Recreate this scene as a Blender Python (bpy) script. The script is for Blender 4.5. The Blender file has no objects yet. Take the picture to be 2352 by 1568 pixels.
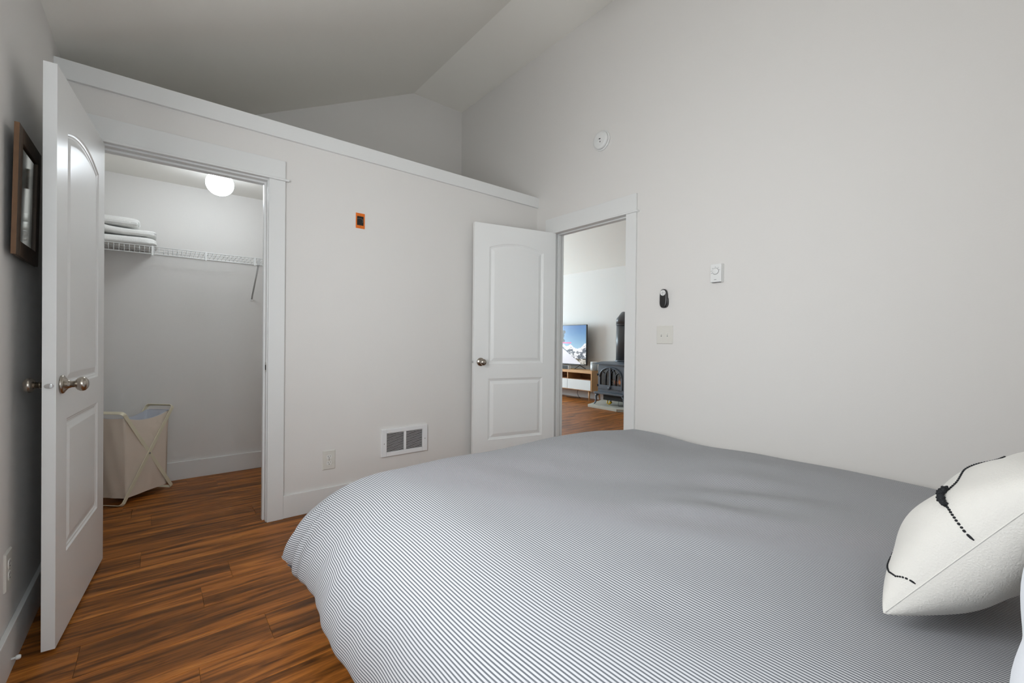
import bpy, math, random
import numpy as np
from mathutils import Vector, Matrix
random.seed(7)
R = math.radians
SC = bpy.context.scene
COL = SC.collection

# ------------------------------------------------------------------ room dimensions (metres)
X0, X2 = -0.385, 2.684        # faces of the left and right walls
Y1, YB, YK = 2.949, 4.247, -0.42   # closet wall face, gable wall face, wall behind the bed head
HC, PIT, XR = 3.711, 0.4928, 2.084  # flat ceiling height, slope, crease between slope and flat
CAPH, CAPB, CLC = 2.408, 2.317, 2.287
XF = 6.59                      # far living room wall
HL = HC - PIT * (XR - X0)

# ------------------------------------------------------------------ camera
yaw, pitch, roll = R(39.1489), R(-0.3359), R(0.5905)
F = Vector((math.sin(yaw), math.cos(yaw), 0)); Rv = Vector((math.cos(yaw), -math.sin(yaw), 0)); U = Vector((0, 0, 1))
F2 = math.cos(pitch) * F + math.sin(pitch) * U
U2 = math.cos(pitch) * U - math.sin(pitch) * F
R3 = math.cos(roll) * Rv + math.sin(roll) * U2
U3 = math.cos(roll) * U2 - math.sin(roll) * Rv
cam = bpy.data.cameras.new('camera'); camo = bpy.data.objects.new('camera', cam); COL.objects.link(camo)
cam.sensor_width = 36; cam.lens = 997.89 / 2352 * 36; cam.shift_y = 5.73 / 2352
cam.clip_start = 0.02; cam.clip_end = 200
m = Matrix((R3, U3, -F2)).transposed().to_4x4(); m.translation = (0, 0, 1.1)
camo.matrix_world = m
SC.camera = camo

# ------------------------------------------------------------------ world, daylight, exposure
w = bpy.data.worlds.new('world'); SC.world = w; w.use_nodes = True
w.node_tree.nodes['Background'].inputs[0].default_value = (0.80, 0.90, 1.0, 1)
w.node_tree.nodes['Background'].inputs[1].default_value = 1.0
def area(name, loc, direction, sx, sy, energy, col):
    l = bpy.data.lights.new(name, 'AREA'); l.shape = 'RECTANGLE'; l.size = sx; l.size_y = sy
    l.energy = energy; l.color = col
    o = bpy.data.objects.new(name, l); COL.objects.link(o); o.location = loc
    o.rotation_euler = Vector(direction).to_track_quat('-Z', 'Y').to_euler()
    return o
WIN1 = (0.62, 1.52, 0.90, 2.15)      # left wall window: y0, y1, z0, z1
WIN2 = (-0.24, 0.66, 0.85, 2.15)      # back wall window: x0, x1, z0, z1
WIN3 = (3.3, 5.6, 0.7, 2.3)          # living room window in its end wall
LY = 9.0
area('daylight_side_window', (X0 - 0.20, (WIN1[0] + WIN1[1]) / 2, (WIN1[2] + WIN1[3]) / 2), (1, 0, 0), 0.86, 1.20, 42, (0.95, 0.975, 1.0))
area('daylight_head_window', ((WIN2[0] + WIN2[1]) / 2, YK - 0.20, (WIN2[2] + WIN2[3]) / 2), (0, 1, 0), 0.86, 1.25, 15, (0.86, 0.94, 1.0))
area('daylight_living_window', ((WIN3[0] + WIN3[1]) / 2, LY + 0.20, (WIN3[2] + WIN3[3]) / 2), (0, -1, 0), 2.2, 1.55, 200, (0.74, 0.90, 1.0))
SC.view_settings.view_transform = 'Standard'
SC.view_settings.look = 'None'
SC.view_settings.exposure = 0.38
SC.view_settings.gamma = 1.0
SC.view_settings.use_curve_mapping = False
cy = SC.cycles
cy.max_bounces = 7; cy.diffuse_bounces = 4; cy.glossy_bounces = 3; cy.transmission_bounces = 2; cy.transparent_max_bounces = 8
cy.caustics_reflective = False; cy.caustics_refractive = False; cy.blur_glossy = 0.5
cy.use_light_tree = False; cy.use_adaptive_sampling = True; cy.adaptive_threshold = 0.06; cy.adaptive_min_samples = 16

# ------------------------------------------------------------------ materials
def s2l(c):
    return tuple(((x / 255) / 12.92 if x <= 10 else (((x / 255) + 0.055) / 1.055) ** 2.4) for x in c) + (1,)
def mat(name, col, rough=0.6, metal=0.0, spec=0.5, bump=0, bscale=100, vary=0, vscale=8, coat=0, emit=None, estr=0, sheen=0):
    m = bpy.data.materials.new(name); m.use_nodes = True
    nt = m.node_tree; b = nt.nodes['Principled BSDF']
    c = s2l(col)
    b.inputs['Base Color'].default_value = c
    b.inputs['Roughness'].default_value = rough; b.inputs['Metallic'].default_value = metal
    b.inputs['Specular IOR Level'].default_value = spec
    if coat: b.inputs['Coat Weight'].default_value = coat; b.inputs['Coat Roughness'].default_value = 0.12
    if sheen: b.inputs['Sheen Weight'].default_value = sheen
    if emit: b.inputs['Emission Color'].default_value = s2l(emit); b.inputs['Emission Strength'].default_value = estr
    tc = nt.nodes.new('ShaderNodeTexCoord')
    if vary:
        n = nt.nodes.new('ShaderNodeTexNoise'); n.inputs['Scale'].default_value = vscale; n.inputs['Detail'].default_value = 4
        nt.links.new(tc.outputs['Object'], n.inputs['Vector'])
        mx = nt.nodes.new('ShaderNodeMix'); mx.data_type = 'RGBA'
        mx.inputs[6].default_value = tuple(x * (1 - vary) for x in c[:3]) + (1,)
        mx.inputs[7].default_value = tuple(min(1, x * (1 + vary)) for x in c[:3]) + (1,)
        nt.links.new(n.outputs['Fac'], mx.inputs[0]); nt.links.new(mx.outputs[2], b.inputs['Base Color'])
    if bump:
        n = nt.nodes.new('ShaderNodeTexNoise'); n.inputs['Scale'].default_value = bscale; n.inputs['Detail'].default_value = 3
        nt.links.new(tc.outputs['Object'], n.inputs['Vector'])
        bp = nt.nodes.new('ShaderNodeBump'); bp.inputs['Strength'].default_value = bump; bp.inputs['Distance'].default_value = 0.002
        nt.links.new(n.outputs['Fac'], bp.inputs['Height']); nt.links.new(bp.outputs['Normal'], b.inputs['Normal'])
    return m
M = {}
M['paint'] = mat('wall_paint', (227, 224, 220), 0.75, spec=0.25, bump=0.12, bscale=160)
M['ceil'] = mat('ceiling_paint', (243, 240, 233), 0.85, spec=0.2, bump=0.12, bscale=140)
M['trim'] = mat('trim_paint', (229, 229, 227), 0.38, spec=0.4)
M['door'] = mat('door_paint', (240, 240, 238), 0.30, spec=0.45, bump=0.05, bscale=120)
M['nickel'] = mat('brushed_nickel', (176, 168, 158), 0.26, metal=1.0, bump=0.05, bscale=300)
M['steel'] = mat('bright_steel', (215, 215, 215), 0.22, metal=1.0)
M['plate'] = mat('plate_plastic', (222, 219, 211), 0.35)
M['recept'] = mat('receptacle_plastic', (232, 231, 226), 0.3)
M['dark'] = mat('dark_slot', (28, 26, 25), 0.7)
M['orange'] = mat('orange_box_plastic', (226, 112, 22), 0.45)
M['blk'] = mat('black_plastic', (38, 37, 37), 0.32)
M['white'] = mat('white_plastic', (232, 232, 230), 0.35)
M['grey'] = mat('print_grey', (120, 120, 120), 0.6)
M['vent'] = mat('vent_enamel', (236, 236, 236), 0.35)
M['wirew'] = mat('wire_vinyl', (232, 233, 231), 0.35)
M['wsteel'] = mat('bracket_grey', (196, 196, 194), 0.4, metal=0.1)
M['towel'] = mat('terry_cotton', (240, 239, 235), 0.95, spec=0.1, bump=0.9, bscale=170, sheen=0.3)
M['towelband'] = mat('towel_band', (222, 221, 217), 0.9, spec=0.1, bump=0.6, bscale=400)
M['hframe'] = mat('hamper_enamel', (234, 226, 200), 0.45)
M['canvas'] = mat('hamper_canvas', (236, 222, 206), 0.9, spec=0.15, bump=0.35, bscale=380, vary=0.04, vscale=6)
M['lining'] = mat('hamper_lining', (222, 224, 232), 0.85, spec=0.2)
M['oldwood'] = mat('old_wood', (74, 58, 44), 0.6, bump=0.5, bscale=60, vary=0.35, vscale=25)
M['rawwood'] = mat('raw_wood_edge', (112, 80, 52), 0.6, bump=0.4, bscale=60, vary=0.25, vscale=20)
M['mirror'] = mat('mirror_glass', (200, 204, 198), 0.05, metal=1.0)
M['cream'] = mat('cream_wool', (229, 226, 219), 0.95, spec=0.1, bump=0.6, bscale=260, vary=0.05, vscale=5, sheen=0.2)
M['yarn'] = mat('black_yarn', (52, 53, 55), 0.95, spec=0.1, bump=0.8, bscale=500)
M['cotton'] = mat('white_cotton', (238, 241, 246), 0.9, spec=0.12, bump=0.15, bscale=300)
M['mattress'] = mat('mattress_fabric', (222, 220, 214), 0.9, spec=0.1, bump=0.2, bscale=200)
M['bedwood'] = mat('bed_wood', (150, 110, 74), 0.5, vary=0.15, vscale=12)
M['oak'] = mat('console_oak', (205, 158, 108), 0.5, vary=0.08, vscale=14)
M['oakdark'] = mat('console_inside', (150, 100, 62), 0.6, vary=0.08, vscale=14)
M['drawer'] = mat('console_drawer', (226, 230, 230), 0.4)
M['iron'] = mat('blue_black_iron', (80, 90, 101), 0.34, spec=0.7, bump=0.15, bscale=90)
M['irondark'] = mat('soot_black', (26, 26, 27), 0.6)
M['pipe'] = mat('stove_pipe_black', (92, 94, 98), 0.35, spec=0.6)
M['stone'] = mat('hearth_stone', (186, 182, 170), 0.7, bump=0.4, bscale=40, vary=0.12, vscale=9)
M['log'] = mat('ceramic_log', (206, 150, 112), 0.9, bump=0.8, bscale=40, vary=0.4, vscale=30)
M['flame'] = mat('ember_glow', (200, 110, 50), 0.8, emit=(255, 150, 60), estr=0.6, vary=0.3, vscale=30)
M['yellow'] = mat('yellow_plastic', (226, 186, 40), 0.5)
M['spk'] = mat('speaker_mesh', (178, 182, 184), 0.4, metal=0.5)
M['spktop'] = mat('speaker_top', (232, 234, 236), 0.35)
M['fanm'] = mat('fan_bronze', (46, 42, 38), 0.4, metal=0.4)
M['globe'] = mat('lamp_globe', (255, 255, 255), 0.4, emit=(238, 247, 255), estr=20)
M['lampbase'] = mat('lamp_base', (235, 235, 232), 0.35)

def glassmat(name, tint=(1, 1, 1, 1), refl=0.08):
    m = bpy.data.materials.new(name); m.use_nodes = True; nt = m.node_tree
    for n in list(nt.nodes): nt.nodes.remove(n)
    o = nt.nodes.new('ShaderNodeOutputMaterial'); mx = nt.nodes.new('ShaderNodeMixShader')
    t = nt.nodes.new('ShaderNodeBsdfTransparent'); g = nt.nodes.new('ShaderNodeBsdfGlossy')
    t.inputs[0].default_value = tint; g.inputs['Roughness'].default_value = 0.03
    mx.inputs[0].default_value = refl
    nt.links.new(t.outputs[0], mx.inputs[1]); nt.links.new(g.outputs[0], mx.inputs[2]); nt.links.new(mx.outputs[0], o.inputs[0])
    return m
M['glass'] = glassmat('window_glass')
M['stoveglass'] = glassmat('stove_glass', (0.55, 0.55, 0.55, 1), 0.07)

def wood_floor(name, seams=False):
    m = bpy.data.materials.new(name); m.use_nodes = True; nt = m.node_tree; b = nt.nodes['Principled BSDF']
    L = nt.links.new; N = nt.nodes.new
    geo = N('ShaderNodeNewGeometry'); oi = N('ShaderNodeObjectInfo')
    rnd = oi.outputs['Random']
    vec = geo.outputs['Position']
    if seams:
        br = N('ShaderNodeTexBrick'); br.inputs['Scale'].default_value = 1.0
        br.inputs['Brick Width'].default_value = 1.215; br.inputs['Row Height'].default_value = 0.1905
        br.inputs['Mortar Size'].default_value = 0.0012; br.offset = 0.37
        br.inputs['Color1'].default_value = (0, 0, 0, 1); br.inputs['Color2'].default_value = (1, 1, 1, 1)
        L(vec, br.inputs['Vector'])
        sp = N('ShaderNodeSeparateColor'); L(br.outputs['Color'], sp.inputs[0]); rnd = sp.outputs[0]
    mul = N('ShaderNodeMath'); mul.operation = 'MULTIPLY'; mul.inputs[1].default_value = 41.7; L(rnd, mul.inputs[0])
    cmb = N('ShaderNodeCombineXYZ'); L(mul.outputs[0], cmb.inputs[0]); L(mul.outputs[0], cmb.inputs[1]); L(mul.outputs[0], cmb.inputs[2])
    add = N('ShaderNodeVectorMath'); add.operation = 'ADD'; L(vec, add.inputs[0]); L(cmb.outputs[0], add.inputs[1])
    def noise(sx, sy, detail, rough, dist=0.0):
        mp = N('ShaderNodeMapping'); mp.inputs['Scale'].default_value = (sx, sy, 1); L(add.outputs[0], mp.inputs['Vector'])
        n = N('ShaderNodeTexNoise'); n.inputs['Scale'].default_value = 1; n.inputs['Detail'].default_value = detail
        n.inputs['Roughness'].default_value = rough; n.inputs['Distortion'].default_value = dist
        L(mp.outputs[0], n.inputs['Vector']); return n.outputs['Fac']
    a = noise(1.2, 15, 5, 0.6, 1.3); f = noise(4.0, 95, 5, 0.7, 0.6); k = noise(2.6, 26, 4, 0.65, 2.2)
    r1 = N('ShaderNodeValToRGB'); e = r1.color_ramp.elements
    e[0].position = 0.25; e[0].color = s2l((66, 38, 13)); e[1].position = 0.78; e[1].color = s2l((226, 152, 70))
    x = e.new(0.43); x.color = s2l((128, 76, 28)); x = e.new(0.58); x.color = s2l((186, 112, 44))
    L(a, r1.inputs[0])
    r2 = N('ShaderNodeValToRGB'); r2.color_ramp.elements[0].position = 0.30; r2.color_ramp.elements[0].color = (0.34, 0.34, 0.34, 1)
    r2.color_ramp.elements[1].position = 0.62; r2.color_ramp.elements[1].color = (1, 1, 1, 1); L(f, r2.inputs[0])
    r3 = N('ShaderNodeValToRGB'); r3.color_ramp.elements[0].position = 0.33; r3.color_ramp.elements[0].color = (0.33, 0.30, 0.28, 1)
    r3.color_ramp.elements[1].position = 0.46; r3.color_ramp.elements[1].color = (1, 1, 1, 1); L(k, r3.inputs[0])
    def mulc(c1, c2, fac):
        mx = N('ShaderNodeMix'); mx.data_type = 'RGBA'; mx.blend_type = 'MULTIPLY'; mx.inputs[0].default_value = fac
        L(c1, mx.inputs[6]); L(c2, mx.inputs[7]); return mx.outputs[2]
    c = mulc(mulc(r1.outputs[0], r2.outputs[0], 0.6), r3.outputs[0], 0.75)
    if seams:
        mx = N('ShaderNodeMix'); mx.data_type = 'RGBA'; L(br.outputs['Fac'], mx.inputs[0]); L(c, mx.inputs[6]); mx.inputs[7].default_value = (0.01, 0.006, 0.004, 1); c = mx.outputs[2]
    L(c, b.inputs['Base Color'])
    b.inputs['Roughness'].default_value = 0.42; b.inputs['Specular IOR Level'].default_value = 0.28
    bp = N('ShaderNodeBump'); bp.inputs['Strength'].default_value = 0.08; bp.inputs['Distance'].default_value = 0.002
    L(f, bp.inputs['Height']); L(bp.outputs[0], b.inputs['Normal'])
    return m
M['plank'] = wood_floor('walnut_plank')
M['livingfloor'] = wood_floor('walnut_floor_far', True)

def stripe_mat():
    m = bpy.data.materials.new('ticking_stripe'); m.use_nodes = True; nt = m.node_tree; b = nt.nodes['Principled BSDF']
    L = nt.links.new; N = nt.nodes.new
    uv = N('ShaderNodeUVMap'); uv.uv_map = 'cloth'
    sp = N('ShaderNodeSeparateXYZ'); L(uv.outputs[0], sp.inputs[0])
    mu = N('ShaderNodeMath'); mu.operation = 'MULTIPLY'; mu.inputs[1].default_value = 1 / 0.0080; L(sp.outputs[0], mu.inputs[0])
    fr = N('ShaderNodeMath'); fr.operation = 'FRACT'; L(mu.outputs[0], fr.inputs[0])
    rp = N('ShaderNodeValToRGB'); e = rp.color_ramp.elements
    light = (0.595, 0.600, 0.615, 1); dk = (0.142, 0.150, 0.166, 1)
    e[0].position = 0.0; e[0].color = light; e[1].position = 1.0; e[1].color = light
    for p, c in ((0.27, light), (0.33, dk), (0.70, dk), (0.76, light)):
        x = e.new(p); x.color = c
    L(fr.outputs[0], rp.inputs[0]); L(rp.outputs[0], b.inputs['Base Color'])
    b.inputs['Roughness'].default_value = 0.9; b.inputs['Specular IOR Level'].default_value = 0.15
    tc = N('ShaderNodeTexCoord'); n = N('ShaderNodeTexNoise'); n.inputs['Scale'].default_value = 350; L(tc.outputs['Object'], n.inputs['Vector'])
    bp = N('ShaderNodeBump'); bp.inputs['Strength'].default_value = 0.12; bp.inputs['Distance'].default_value = 0.001
    L(n.outputs['Fac'], bp.inputs['Height']); L(bp.outputs[0], b.inputs['Normal'])
    return m
M['stripe'] = stripe_mat()

def screen_mat():
    m = bpy.data.materials.new('screen_picture'); m.use_nodes = True; nt = m.node_tree; b = nt.nodes['Principled BSDF']
    a = nt.nodes.new('ShaderNodeVertexColor'); a.layer_name = 'picture'
    nt.links.new(a.outputs[0], b.inputs['Emission Color']); b.inputs['Emission Strength'].default_value = 0.75; m.cycles.emission_sampling = 'NONE'
    b.inputs['Base Color'].default_value = (0.01, 0.01, 0.01, 1); b.inputs['Roughness'].default_value = 0.25
    return m
M['screen'] = screen_mat()

# ------------------------------------------------------------------ mesh helpers
WORLD = {}
class G:
    """collects geometry in world coordinates; .obj() links it as ONE mesh object"""
    def __init__(s, xf=None): s.v = []; s.f = []; s.xf = xf; s.sm = []
    def add(s, vs, fs, smooth=False):
        n = len(s.v)
        for p in vs:
            p = Vector(p); s.v.append(tuple(s.xf @ p) if s.xf else tuple(p))
        for f in fs: s.f.append(tuple(i + n for i in f)); s.sm.append(smooth)
        return s
    def box(s, x0, x1, y0, y1, z0, z1):
        vs = [(x, y, z) for z in (z0, z1) for y in (y0, y1) for x in (x0, x1)]
        return s.add(vs, [(0, 2, 3, 1), (4, 5, 7, 6), (0, 1, 5, 4), (2, 6, 7, 3), (0, 4, 6, 2), (1, 3, 7, 5)])
    def prism(s, poly, axis, a, b):
        """poly: 2D points; axis 0: (y,z) along x, 1: (x,z) along y, 2: (x,y) along z"""
        def P(q, t): return {0: (t, q[0], q[1]), 1: (q[0], t, q[1]), 2: (q[0], q[1], t)}[axis]
        n = len(poly); vs = [P(q, a) for q in poly] + [P(q, b) for q in poly]
        fs = [tuple(range(n))[::-1], tuple(range(n, 2 * n))] + [(i, (i + 1) % n, n + (i + 1) % n, n + i) for i in range(n)]
        return s.add(vs, fs)
    def lathe(s, o, axis, prof, n=24, smooth=True):
        """prof: list of (distance along axis, radius)"""
        o = Vector(o); ax = Vector(axis).normalized(); e1 = ax.orthogonal().normalized(); e2 = ax.cross(e1)
        vs = []; fs = []
        for (t, r) in prof:
            for i in range(n):
                a = 2 * math.pi * i / n; vs.append(o + ax * t + e1 * r * math.cos(a) + e2 * r * math.sin(a))
        for j in range(len(prof) - 1):
            for i in range(n):
                k = (i + 1) % n; fs.append((j * n + i, j * n + k, (j + 1) * n + k, (j + 1) * n + i))
        fs.append(tuple(range(n))[::-1]); b = (len(prof) - 1) * n; fs.append(tuple(range(b, b + n)))
        return s.add(vs, fs, smooth)
    def cyl(s, p, q, r, n=12, r2=None, smooth=True):
        p = Vector(p); q = Vector(q); return s.lathe(p, q - p, [(0, r), ((q - p).length, r if r2 is None else r2)], n, smooth)
    def tube(s, pts, r, n=8, closed=False, smooth=True):
        pts = [Vector(p) for p in pts]; N = len(pts); vs = []; fs = []
        rr = r if isinstance(r, (list, tuple)) else [r] * N
        up = None
        for i, p in enumerate(pts):
            a = pts[(i - 1) % N] if (closed or i > 0) else p; b = pts[(i + 1) % N] if (closed or i < N - 1) else p
            t = (b - a).normalized()
            if up is None: up = t.orthogonal().normalized()
            up = (up - t * up.dot(t)).normalized(); w_ = t.cross(up)
            for k in range(n):
                an = 2 * math.pi * k / n; vs.append(p + up * rr[i] * math.cos(an) + w_ * rr[i] * math.sin(an))
        for i in range(N if closed else N - 1):
            j = (i + 1) % N
            for k in range(n): l = (k + 1) % n; fs.append((i * n + k, i * n + l, j * n + l, j * n + k))
        if not closed: fs.append(tuple(range(n))[::-1]); fs.append(tuple(range((N - 1) * n, N * n)))
        return s.add(vs, fs, smooth)
    def strip(s, pts, normals, wid, thick, closed=True):
        """flat bar swept along pts; wide along the given fixed normal, thin in the plane of the path"""
        pts = [Vector(p) for p in pts]; N = len(pts); vs = []; fs = []; nn = Vector(normals).normalized()
        for i, p in enumerate(pts):
            t = (pts[(i + 1) % N] - pts[(i - 1) % N]).normalized(); sd = t.cross(nn).normalized()
            for a, b in ((-1, -1), (1, -1), (1, 1), (-1, 1)): vs.append(p + nn * wid / 2 * a + sd * thick / 2 * b)
        for i in range(N if closed else N - 1):
            j = (i + 1) % N
            for k in range(4): l = (k + 1) % 4; fs.append((i * 4 + k, i * 4 + l, j * 4 + l, j * 4 + k))
        return s.add(vs, fs)
    def grid(s, P, wrapu=False, smooth=True):
        """P: rows of points"""
        h = len(P); w_ = len(P[0]); fs = []
        for j in range(h - 1):
            for i in range(w_ if wrapu else w_ - 1):
                k = (i + 1) % w_; fs.append((j * w_ + i, j * w_ + k, (j + 1) * w_ + k, (j + 1) * w_ + i))
        return s.add([p for r in P for p in r], fs, smooth)
    def obj(s, name, material, parent=None, bevel=0, seg=2):
        me = bpy.data.meshes.new(name)
        v = np.array(s.v, float); lo, hi = v.min(0), v.max(0); org = Vector(((lo[0] + hi[0]) / 2, (lo[1] + hi[1]) / 2, lo[2]))
        me.from_pydata([tuple(p) for p in (v - np.array(org))], [], s.f); me.update()
        me.polygons.foreach_set('use_smooth', s.sm)
        mats = material if isinstance(material, (list, tuple)) else [material]
        for q in mats: me.materials.append(M[q])
        o = bpy.data.objects.new(name, me); COL.objects.link(o); WORLD[o.name] = org
        if parent: o.parent = parent; o.location = org - WORLD[parent.name]
        else: o.location = org
        if bevel:
            b = o.modifiers.new('edge', 'BEVEL'); b.width = bevel; b.segments = seg; b.limit_method = 'ANGLE'; b.angle_limit = R(35)
            b.harden_normals = False
        return o
def empty(name, loc):
    o = bpy.data.objects.new(name, None); COL.objects.link(o); o.location = loc; WORLD[o.name] = Vector(loc); o.empty_display_size = 0.05
    return o
def tag(o, label=None, cat=None, group=None, kind=None):
    if label: o['label'] = label
    if cat: o['category'] = cat
    if group: o['group'] = group
    if kind: o['kind'] = kind
    return o
def struct(o, label=None): return tag(o, label, None, None, 'structure')
def box(name, x0, x1, y0, y1, z0, z1, material, parent=None, bevel=0):
    return G().box(x0, x1, y0, y1, z0, z1).obj(name, material, parent, bevel)

# ------------------------------------------------------------------ shell: floor
fl = struct(box('floor', X0 - 0.12, X2 + 0.12, YK - 0.12, YB + 0.12, -0.12, -0.012, 'irondark'), 'dark walnut plank floor of bedroom and closet')
RW = 0.1905
def plank_mesh():
    c = 0.0012; h = 0.0118; x, y = 0.5, RW / 2 - 0.0003
    vs = [(sx * x, sy * y, 0) for sx, sy in ((-1, -1), (1, -1), (1, 1), (-1, 1))] + \
         [(sx * x, sy * y, h - c * 0.6) for sx, sy in ((-1, -1), (1, -1), (1, 1), (-1, 1))] + \
         [(sx * (x - c), sy * (y - c), h) for sx, sy in ((-1, -1), (1, -1), (1, 1), (-1, 1))]
    fs = [(3, 2, 1, 0), (8, 9, 10, 11)]
    for a in (0, 4):
        for i in range(4): j = (i + 1) % 4; fs.append((a + i, a + j, a + 4 + j, a + 4 + i))
    me = bpy.data.meshes.new('plank'); me.from_pydata(vs, [], fs); me.materials.append(M['plank']); return me
PM = plank_mesh()
k0 = math.floor((YK - 1.968) / RW)
row = 0
yb = 1.968 + k0 * RW
off = {int(round((1.776 - yb) / RW)): 0.335, int(round((3.495 - yb) / RW)): -0.125}
while yb < YB - 0.005:
    y0_, y1_ = max(yb, YK), min(yb + RW, YB)
    st = off.get(row, random.uniform(0, 1.215))
    x = st - 1.215 * math.ceil((st - X0) / 1.215)
    XE = X2 + 0.12
    while x < XE - 0.002:
        a, b = max(x, X0), min(x + 1.215, XE)
        if b - a > 0.004 and y1_ - y0_ > 0.01:
            o = bpy.data.objects.new('plank', PM); COL.objects.link(o); o.parent = fl
            o.scale = ((b - a - 0.0006), (y1_ - y0_) / RW, 1)
            o.location = Vector(((a + b) / 2, (y0_ + y1_) / 2, -0.012)) - WORLD[fl.name]
        x += 1.215
    yb += RW; row += 1
struct(box('floor', X2 + 0.12, XF + 0.12, 0.5, LY + 0.12, -0.12, 0.0, 'livingfloor'), 'dark walnut floor of the living room beyond the doorway')

# ------------------------------------------------------------------ shell: walls and ceiling
T = 0.12
# left wall with window opening
g = G(); a, b, c, d = WIN1
g.box(X0 - T, X0, YK - T, a, 0, HL).box(X0 - T, X0, b, YB + T, 0, HL).box(X0 - T, X0, a, b, 0, c).box(X0 - T, X0, a, b, d, HL)
struct(g.obj('wall_left', 'paint'), 'white painted side wall behind the open closet door')
# wall behind the bed head
def gable(y0, y1, hole=None):
    g = G(); xl = X0; zt = lambda x: min(HC, HC - PIT * (XR - x))
    if not hole:
        return g.prism([(xl, 0), (X2, 0), (X2, HC), (XR, HC), (xl, HL)], 1, y0, y1)
    a, b, c, d = hole
    g.prism([(xl, 0), (a, 0), (a, zt(a)), (xl, HL)], 1, y0, y1)
    g.prism([(a, 0), (b, 0), (b, c), (a, c)], 1, y0, y1)
    top = [(a, d), (b, d), (b, zt(b))] + ([(XR, HC)] if b > XR else []) + [(a, zt(a))]
    g.prism(top, 1, y0, y1)
    right = [(b, 0), (X2, 0), (X2, HC)] + ([(XR, HC)] if b < XR else []) + [(b, zt(b))]
    g.prism(right, 1, y0, y1)
    return g
struct(gable(YK - T, YK, WIN2).obj('wall_back', 'paint'), 'white wall behind the head of the bed')
struct(gable(YB, YB + T).obj('wall_gable', 'paint'), 'gable wall at the back of closet and loft')
# right wall with doorway
DY0, DY1, DZ = 1.9617 + 0.005 - 0.018, 2.7311 - 0.005 + 0.018, 2.049 + 0.018
g = G()
g.box(X2, X2 + T, YK - T, DY0, 0, HC).box(X2, X2 + T, DY1, LY + T, 0, HC).box(X2, X2 + T, DY0, DY1, DZ, HC)
struct(g.obj('wall_right', 'paint'), 'tall white wall with doorway to the living room')
# closet wall (half wall under the loft)
CX0, CX1, CZ = -0.254 - 0.018, 0.503 + 0.018, 2.049 + 0.018
g = G()
g.box(X0, CX0, Y1, Y1 + T, 0, CAPB).box(CX1, X2, Y1, Y1 + T, 0, CAPB).box(CX0, CX1, Y1, Y1 + T, CZ, CAPB)
struct(g.obj('wall_front', 'paint'), 'white half wall of the closet below the loft ledge')
struct(box('trim_1', X0, X2, Y1 - 0.019, Y1 + T + 0.02, CAPB, CAPH, 'trim', bevel=0.002), 'white ledge board capping the closet wall')
struct(box('ceiling_closet', X0, X2, Y1 + T, YB, CLC, CLC + 0.06, 'ceil'), 'closet ceiling below the loft')
struct(box('wall_closet_right', 1.05, 1.15, Y1 + T, YB, 0, CLC, 'paint'), 'closet end wall')
# ceiling over bedroom and living room
S2 = 4.14
zl = lambda x: HC - PIT * (x - S2)
poly = [(X0 - T, HC - PIT * (XR - X0 + T)), (XR, HC), (S2, HC), (XF + T, zl(XF + T)), (XF + T, zl(XF + T) + 0.1), (S2, HC + 0.1), (XR, HC + 0.1), (X0 - T, HC - PIT * (XR - X0 + T) + 0.1)]
g = G(); n = 4
for i in range(3):
    q = [poly[i], poly[i + 1], poly[6 - i], poly[7 - i]]
    g.prism(q, 1, YK - T, LY + T)
struct(g.obj('ceiling', 'ceil'), 'vaulted painted ceiling with sloped and flat part')
# living room shell
struct(box('wall_living_far', XF, XF + T, 0.5, LY + T, 0, zl(XF) , 'paint'), 'white living room wall behind television and stove')
g = G(); a, b, c, d = WIN3
def lg(y0, y1, hole=None):
    g = G(); zt = lambda x: HC if x <= S2 else zl(x); L0 = X2 + T
    if not hole: return g.prism([(L0, 0), (XF, 0), (XF, zl(XF)), (S2, HC), (L0, HC)], 1, y0, y1)
    a, b, c, d = hole
    g.box(L0, a, y0, y1, 0, HC); g.box(a, b, y0, y1, 0, c)
    g.prism([(a, d), (b, d), (b, zt(b)), (S2, HC), (a, HC)], 1, y0, y1)
    g.prism([(b, 0), (XF, 0), (XF, zl(XF)), (b, zt(b))], 1, y0, y1); return g
struct(lg(LY, LY + T, WIN3).obj('wall_living_end', 'paint'), 'living room end wall with window')
struct(lg(0.38, 0.5).obj('wall_living_side', 'paint'), 'living room side wall')
struct(box('baseboard_living', XF - 0.014, XF, 0.5, LY, 0, 0.10, 'trim'), 'white baseboard along living room wall')

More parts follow.
